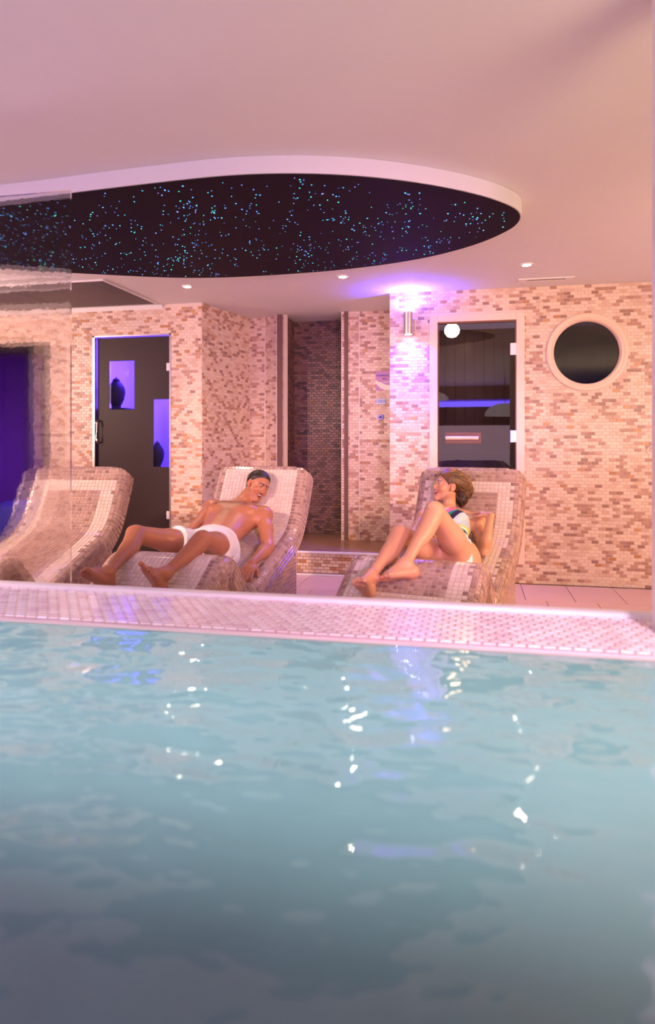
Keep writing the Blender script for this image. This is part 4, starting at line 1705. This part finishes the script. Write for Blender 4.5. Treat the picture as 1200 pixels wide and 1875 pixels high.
# ---- the man
SKM = lin(178, 118, 88)
manJ = dict(pelvis=(.15, -.03, .500), chest=(.45, -.05, .600), neck=(.645, -.06, .69), shL=(.56, .145, .645), shR=(.60, -.245, .675), head=(.752, .018, .822),
            hipL=(.13, .065, .49), hipR=(.13, -.125, .49), knL=(-.294, .148, .600), knR=(-.267, -.274, .610),
            anL=(-.63, .125, .480), anR=(-.645, -.185, .470), heL=(-.640, .095, .422), heR=(-.655, -.185, .410), toL=(-.823, .132, .545), toR=(-.855, -.212, .530),
            elL=(.365, .255, .470), wrL=(.106, .262, .420), haL=(-.01, .275, .375), elR=(.349, -.243, .57), wrR=(.12, -.25, .46), haR=(.0, -.25, .44))
manP = dict(s=1.0, male=True, pelvis=(.150, .100, .12), waist=(.142, .092, .16), ribs=(.158, .105, .15), neck=.056, hs=.90, mouth=.0085, mw=.034, nose=1.0,
            face=V3(.74, -.62, -.20), hup=V3(.56, .06, .82), curlL=.55, curlR=.3, pnL=V3(.25, -.3, .9), pnR=V3(-.3, 0, .9), hand=1.0, leg=.93, foot=.25,
            bigL=1, bigR=-1, skin=SKM, lip=lin(172, 96, 82), brow=lin(30, 18, 16), flush=lin(206, 104, 78),
            label='laughing dark-haired man in white swim shorts lying back on the middle lounger')
man, flm, JM, DM = build_person(1, manJ, manP)


# short hair
def hair_cap(D, fl, exp, name, cols, body, cut=(-.72, .69, -.004), noise=0.0):
    H = D['H']; hs = D['hs']
    lo, hi = H - .17, H + .17
    F, lo2, X, Y, Z = sub_field(fl, lo, hi)
    x = dotg(X, Y, Z, H, D['R']); y = dotg(X, Y, Z, H, D['F']); z = dotg(X, Y, Z, H, D['U'])
    x, y, z = x / hs, y / hs, z / hs
    mask = -.70 * y + .71 * z - .006 + noise3(X, Y, Z, 260, 3) * .0025
    burn = np.minimum(np.minimum(.026 - y, y - .013), np.minimum(z + .012, .05 - z))
    mask = np.minimum(mask, z + .085)
    G = F - exp * np.clip(mask / .022, 0.12, 1) - noise3(X, Y, Z, 330, 6) * .0012
    ear = 1e3
    for sd in (-1, 1):
        ear = np.minimum(ear, (np.sqrt(((x - sd * .080) / .013) ** 2 + ((y + .008) / .023) ** 2 + ((z + .002) / .034) ** 2) - 1) * .02)
    G = np.maximum(np.maximum(G, -mask), -ear)
    G = np.maximum(G, -(F + .010))
    G = np.maximum(G, np.sqrt(x * x + (y * .8) ** 2 + (z - .02) ** 2) - .135)
    V_, Q_ = surface_nets(G.astype(np.float32), lo2, fl.h)
    V_ = relax(V_, Q_, 2, .5)
    C = np.ones((len(V_), 4)); C[:, :3] = np.array(cols[0][:3])
    rs = np.random.RandomState(2)
    w = rs.rand(len(V_)) * .6
    C[:, :3] = C[:, :3] * (1 - w[:, None]) + np.array(cols[1][:3]) * w[:, None]
    o = mesh_np(name, V_, Q_, M['hair'], body, C, D['org'])
    return o


hair_cap(DM, flm, .0075, 'hair', (lin(26, 16, 16), lin(46, 30, 28)), man)


# white swim shorts
def shorts():
    D = DM
    pts = np.array([D['pel'], JM['knL'], JM['knR'], D['mid']])
    F, lo2, X, Y, Z = sub_field(flm, pts.min(0) - .14, pts.max(0) + .14)
    up = dotg(X, Y, Z, D['pel'] + D['ub'] * .085, D['ub'])          # waist cut
    G = F - .010 + noise3(X, Y, Z, 70, 9) * .0025
    G = np.maximum(G, up)
    legs = None
    for hp_, kn, dl in ((JM['hipL'], JM['knL'], .38), (JM['hipR'], JM['knR'], .36)):
        dd = nz(kn - hp_)
        cut = dotg(X, Y, Z, hp_ + (kn - hp_) * dl, dd)
        # distance to own thigh
        ba = kn - hp_
        t = np.clip(((X - hp_[0]) * ba[0] + (Y - hp_[1]) * ba[1] + (Z - hp_[2]) * ba[2]) / (ba @ ba), 0, 1)
        ds = np.sqrt((X - hp_[0] - t * ba[0]) ** 2 + (Y - hp_[1] - t * ba[1]) ** 2 + (Z - hp_[2] - t * ba[2]) ** 2) - (.094 + .02 * t)
        flare = np.maximum(ds, cut)
        legs = flare if legs is None else np.minimum(legs, flare)
    G = np.minimum(np.maximum(G, np.minimum(dotg(X, Y, Z, D['pel'] - D['ub'] * .02, -D['ub']) , 1)) , np.maximum(legs, up)) if False else G
    cutall = None
    for hp_, kn, dl in ((JM['hipL'], JM['knL'], .38), (JM['hipR'], JM['knR'], .36)):
        dd = nz(kn - hp_)
        c_ = dotg(X, Y, Z, hp_ + (kn - hp_) * dl, dd)
        cutall = c_ if cutall is None else np.maximum(cutall, c_)
    G = np.minimum(np.maximum(G, cutall), np.maximum(legs + noise3(X, Y, Z, 60, 4) * .003, np.maximum(up, cutall)))
    # hand and forearm stay bare
    a, b = JM['elL'], JM['haL']
    ba = b - a
    t = np.clip(((X - a[0]) * ba[0] + (Y - a[1]) * ba[1] + (Z - a[2]) * ba[2]) / (ba @ ba), 0, 1.3)
    ds = np.sqrt((X - a[0] - t * ba[0]) ** 2 + (Y - a[1] - t * ba[1]) ** 2 + (Z - a[2] - t * ba[2]) ** 2) - .052
    G = np.maximum(G, -ds)
    G = np.maximum(G, np.abs(dotg(X, Y, Z, D['pel'], D['latp'])) - .195)
    V_, Q_ = surface_nets(G.astype(np.float32), lo2, flm.h)
    V_ = relax(V_, Q_, 3, .5)
    C = np.ones((len(V_), 4)); C[:, :3] = .84
    o = mesh_np('swim_shorts', V_, Q_, M['cloth'], man, C, D['org'])
    o['label'] = 'white swim shorts'


shorts()
del flm

# ---- the woman
SKW = lin(212, 158, 124)
womJ = dict(pelvis=(.10, .045, .490), chest=(.43, -.045, .585), neck=(.60, -.08, .672), shL=(.575, .105, .635), shR=(.59, -.235, .640), head=(.735, -.118, .832),
            hipL=(.085, .125, .485), hipR=(.085, -.045, .485), knL=(-.222, .048, .765), knR=(-.290, -.120, .640),
            anL=(-.515, -.020, .535), anR=(-.615, -.160, .480), heL=(-.510, .012, .492), heR=(-.640, -.165, .412), toL=(-.645, -.105, .480), toR=(-.820, -.153, .500),
            elL=(.404, .178, .455), wrL=(.45, .212, .680), haL=(.55, .09, .705), elR=(.363, -.255, .533), wrR=(.20, -.12, .59), haR=(.12, -.04, .60))
womP = dict(s=.80, male=False, pelvis=(.150, .100, .11), waist=(.112, .078, .16), ribs=(.122, .082, .13), neck=.043, hs=.90, mouth=.0135, mw=.029, nose=.965,
            face=V3(-.88, -.42, .20), hup=V3(.2, .1, .95), curlL=.55, curlR=.3, pnL=V3(.3, -.2, .9), pnR=V3(-.3, -.3, .8), hand=.90, leg=.90, foot=.22,
            bigL=1, bigR=-1, skin=SKW, lip=lin(200, 84, 84), brow=lin(64, 38, 26), flush=lin(232, 128, 104),
            label='laughing brown-haired woman in a colourful striped swimsuit lying on the right lounger')
wom, flw, JW, DW = build_person(2, womJ, womP)


def swimsuit():
    D = DW
    ch, fr, up, lat, pel = D['ch'], D['fr'], D['up'], D['lat'], D['pel']
    pts = np.array([pel, D['mid'], ch, JW['neck']])
    F, lo2, X, Y, Z = sub_field(flw, pts.min(0) - .2, pts.max(0) + .16)
    x = dotg(X, Y, Z, ch, lat); y = dotg(X, Y, Z, ch, fr); z = dotg(X, Y, Z, ch, up)
    G = F - .0055
    # neckline: high halter, front only above the bust
    topcut = z - (.145 - .45 * np.abs(x)) 
    strap = np.minimum(np.maximum(np.maximum(np.abs(np.abs(x) - .055) - .014, z - .16), -y - .08), 1)
    G1 = np.maximum(G, topcut)
    G1 = np.maximum(G1, np.abs(x) - .135)
    G1 = np.minimum(G1, np.maximum(F - .005, strap))
    # leg openings
    for hp_, kn in ((JW['hipL'], JW['knL']), (JW['hipR'], JW['knR'])):
        dd = nz(kn - hp_)
        G1 = np.maximum(G1, dotg(X, Y, Z, hp_ + (kn - hp_) * .12 , dd))
    for a, b, rr_ in ((JW['shL'], JW['elL'], .062), (JW['elL'], JW['wrL'], .05), (JW['wrL'], JW['haL'], .06), (JW['shR'], JW['elR'], .062), (JW['elR'], JW['wrR'], .05)):
        ba = b - a
        t = np.clip(((X - a[0]) * ba[0] + (Y - a[1]) * ba[1] + (Z - a[2]) * ba[2]) / (ba @ ba), 0.0, 1)
        ds = np.sqrt((X - a[0] - t * ba[0]) ** 2 + (Y - a[1] - t * ba[1]) ** 2 + (Z - a[2] - t * ba[2]) ** 2) - rr_
        G1 = np.maximum(G1, -ds)
    V_, Q_ = surface_nets(G1.astype(np.float32), lo2, flw.h)
    V_ = relax(V_, Q_, 2, .5)
    xl = (V_ - ch) @ lat; zl = (V_ - ch) @ up
    # concentric arcs swung from the right shoulder
    rad = np.sqrt((xl + .10) ** 2 + (zl - .17) ** 2)
    bands = [(.0, (235, 190, 176)), (.125, (222, 118, 150)), (.170, (24, 160, 112)), (.214, (36, 28, 56)), (.252, (190, 212, 226)), (.266, (214, 216, 220)), (.285, (176, 202, 222)),
             (.305, (240, 214, 90)), (.320, (236, 238, 240)), (.345, (40, 178, 128)), (.365, (44, 34, 66)), (.39, (236, 232, 232)), (.45, (228, 128, 160)), (.50, (240, 232, 228))]
    C = np.ones((len(V_), 4))
    for r0, c_ in bands:
        C[rad >= r0, :3] = np.array(lin(*c_)[:3])
    o = mesh_np('swimsuit', V_, Q_, M['cloth'], wom, C, D['org'])
    o['label'] = 'swimsuit striped pink, green, navy and pale blue'


swimsuit()


def long_hair():
    D = DW
    H = D['H']; hp = D['hp']
    f2 = Field(H - .24, H + .24, flw.h)
    RH = np.array([D['R'], D['F'], D['U']])
    # waves fall behind the head: image right = -face direction
    e = lambda c, r_, k=.02: f2.el(hp(*c), r_, RH, k)
    BLOBS = [((0, -.02, .042), (.084, .096, .082)), ((.0, -.095, .035), (.082, .066, .070)), ((.0, -.130, -.010), (.074, .058, .068)),
             ((.0, -.105, -.075), (.066, .056, .074)), ((.005, -.066, -.125), (.050, .042, .056))]
    for c_, r_ in BLOBS:
        e(c_, r_, .014)
    X, Y, Z = f2.coords()
    x = dotg(X, Y, Z, H, D['R']); y = dotg(X, Y, Z, H, D['F']); z = dotg(X, Y, Z, H, D['U'])
    mask = -.74 * y + .67 * z + .012          # behind the hairline
    mask = np.where(z < -.0, -y - .012, mask)
    G = np.maximum(f2.F - noise3(X, Y, Z, 120, 8) * .003, -np.minimum(mask, -.74 * y + .67 * z + .012))
    # keep the ears free
    for sd in (-1, 1):
        c = hp(sd * .085, -.002, -.005)
        G = np.maximum(G, -(np.sqrt((X - c[0]) ** 2 + (Y - c[1]) ** 2 + (Z - c[2]) ** 2) - .030))
    V_, Q_ = surface_nets(G.astype(np.float32), f2.lo, f2.h)
    V_ = relax(V_, Q_, 1, .5)
    C = np.ones((len(V_), 4))
    dk, gd = np.array(lin(44, 25, 18)[:3]), np.array(lin(206, 146, 80)[:3])
    zz = (V_ - H) @ D['U']; yy_ = (V_ - H) @ D['F']; xx_ = (V_ - H) @ D['R']
    w = np.clip(.10 + np.clip(zz * 2, -.1, .2), 0, 1)
    C[:, :3] = dk * (1 - w[:, None]) + gd * w[:, None]
    o = mesh_np('hair', V_, Q_, M['hair'], wom, C, D['org'])
    o['label'] = 'wavy brown hair with golden streaks swept back'
    # wavy locks lying over the bulk
    rs = np.random.RandomState(4)
    mbs = MB()
    cols = []

    def outer(p):       # push a head-space point onto the hair surface
        for _ in range(3):
            best, bc = 9, None
            for c_, r_ in BLOBS:
                q = (p - np.array(c_)) / np.array(r_)
                k_ = np.linalg.norm(q)
                if k_ < best: best, bc = k_, (c_, r_)
            c_, r_ = bc
            p = np.array(c_) + (p - np.array(c_)) / max(best, 1e-3) * 1.10
        return p
    for k in range(620):
        a = rs.uniform(-1.35, 1.35)
        p = np.array([.080 * math.sin(a), .055 - .035 * abs(math.sin(a)) - rs.uniform(0, .13), .045 + .075 * math.cos(a)])
        if rs.rand() < .4:
            p = np.array([.08 * math.sin(a), -.10 + rs.uniform(-.06, .03), .02 + rs.uniform(-.10, .08)])
        ph = rs.rand() * 6.3
        amp = rs.uniform(.15, .65)
        side = np.sign(p[0]) * rs.uniform(0, .5)
        pts_ = []
        n_ = rs.randint(7, 13)
        for q in range(n_):
            p = outer(p)
            pts_.append(hp(*(p + np.array([0, 0, 1]) * .002 * math.sin(ph + q))) - D['org'])
            down = np.clip(.1 + (.09 - p[2]) * 5 + (-p[1] - .06) * 7, 0, 2.5)
            st = np.array([side * .5 + amp * math.sin(ph + q * .9), -1.0 if p[1] > -.14 else .25, -down + amp * .4 * math.cos(ph + q * .7)])
            p = p + st / np.linalg.norm(st) * .015
        r0 = rs.uniform(.0018, .0042)
        i0 = len(mbs.v)
        mbs.path(pts_, r0, 5)
        g_ = np.clip(rs.rand() ** 2.2 * (.5 + 6 * max(0, (pts_[0] + D['org'] - H) @ D['U'])), 0, 1)
        cc_ = dk * (1 - g_) + gd * g_
        cols += [tuple(cc_) + (1,)] * (len(mbs.v) - i0)
    lo_ = mbs.build('hair_locks', M['hair'], wom, smooth=True)
    set_col(lo_.data, cols)
    lo_['kind'] = 'stuff'


long_hair()
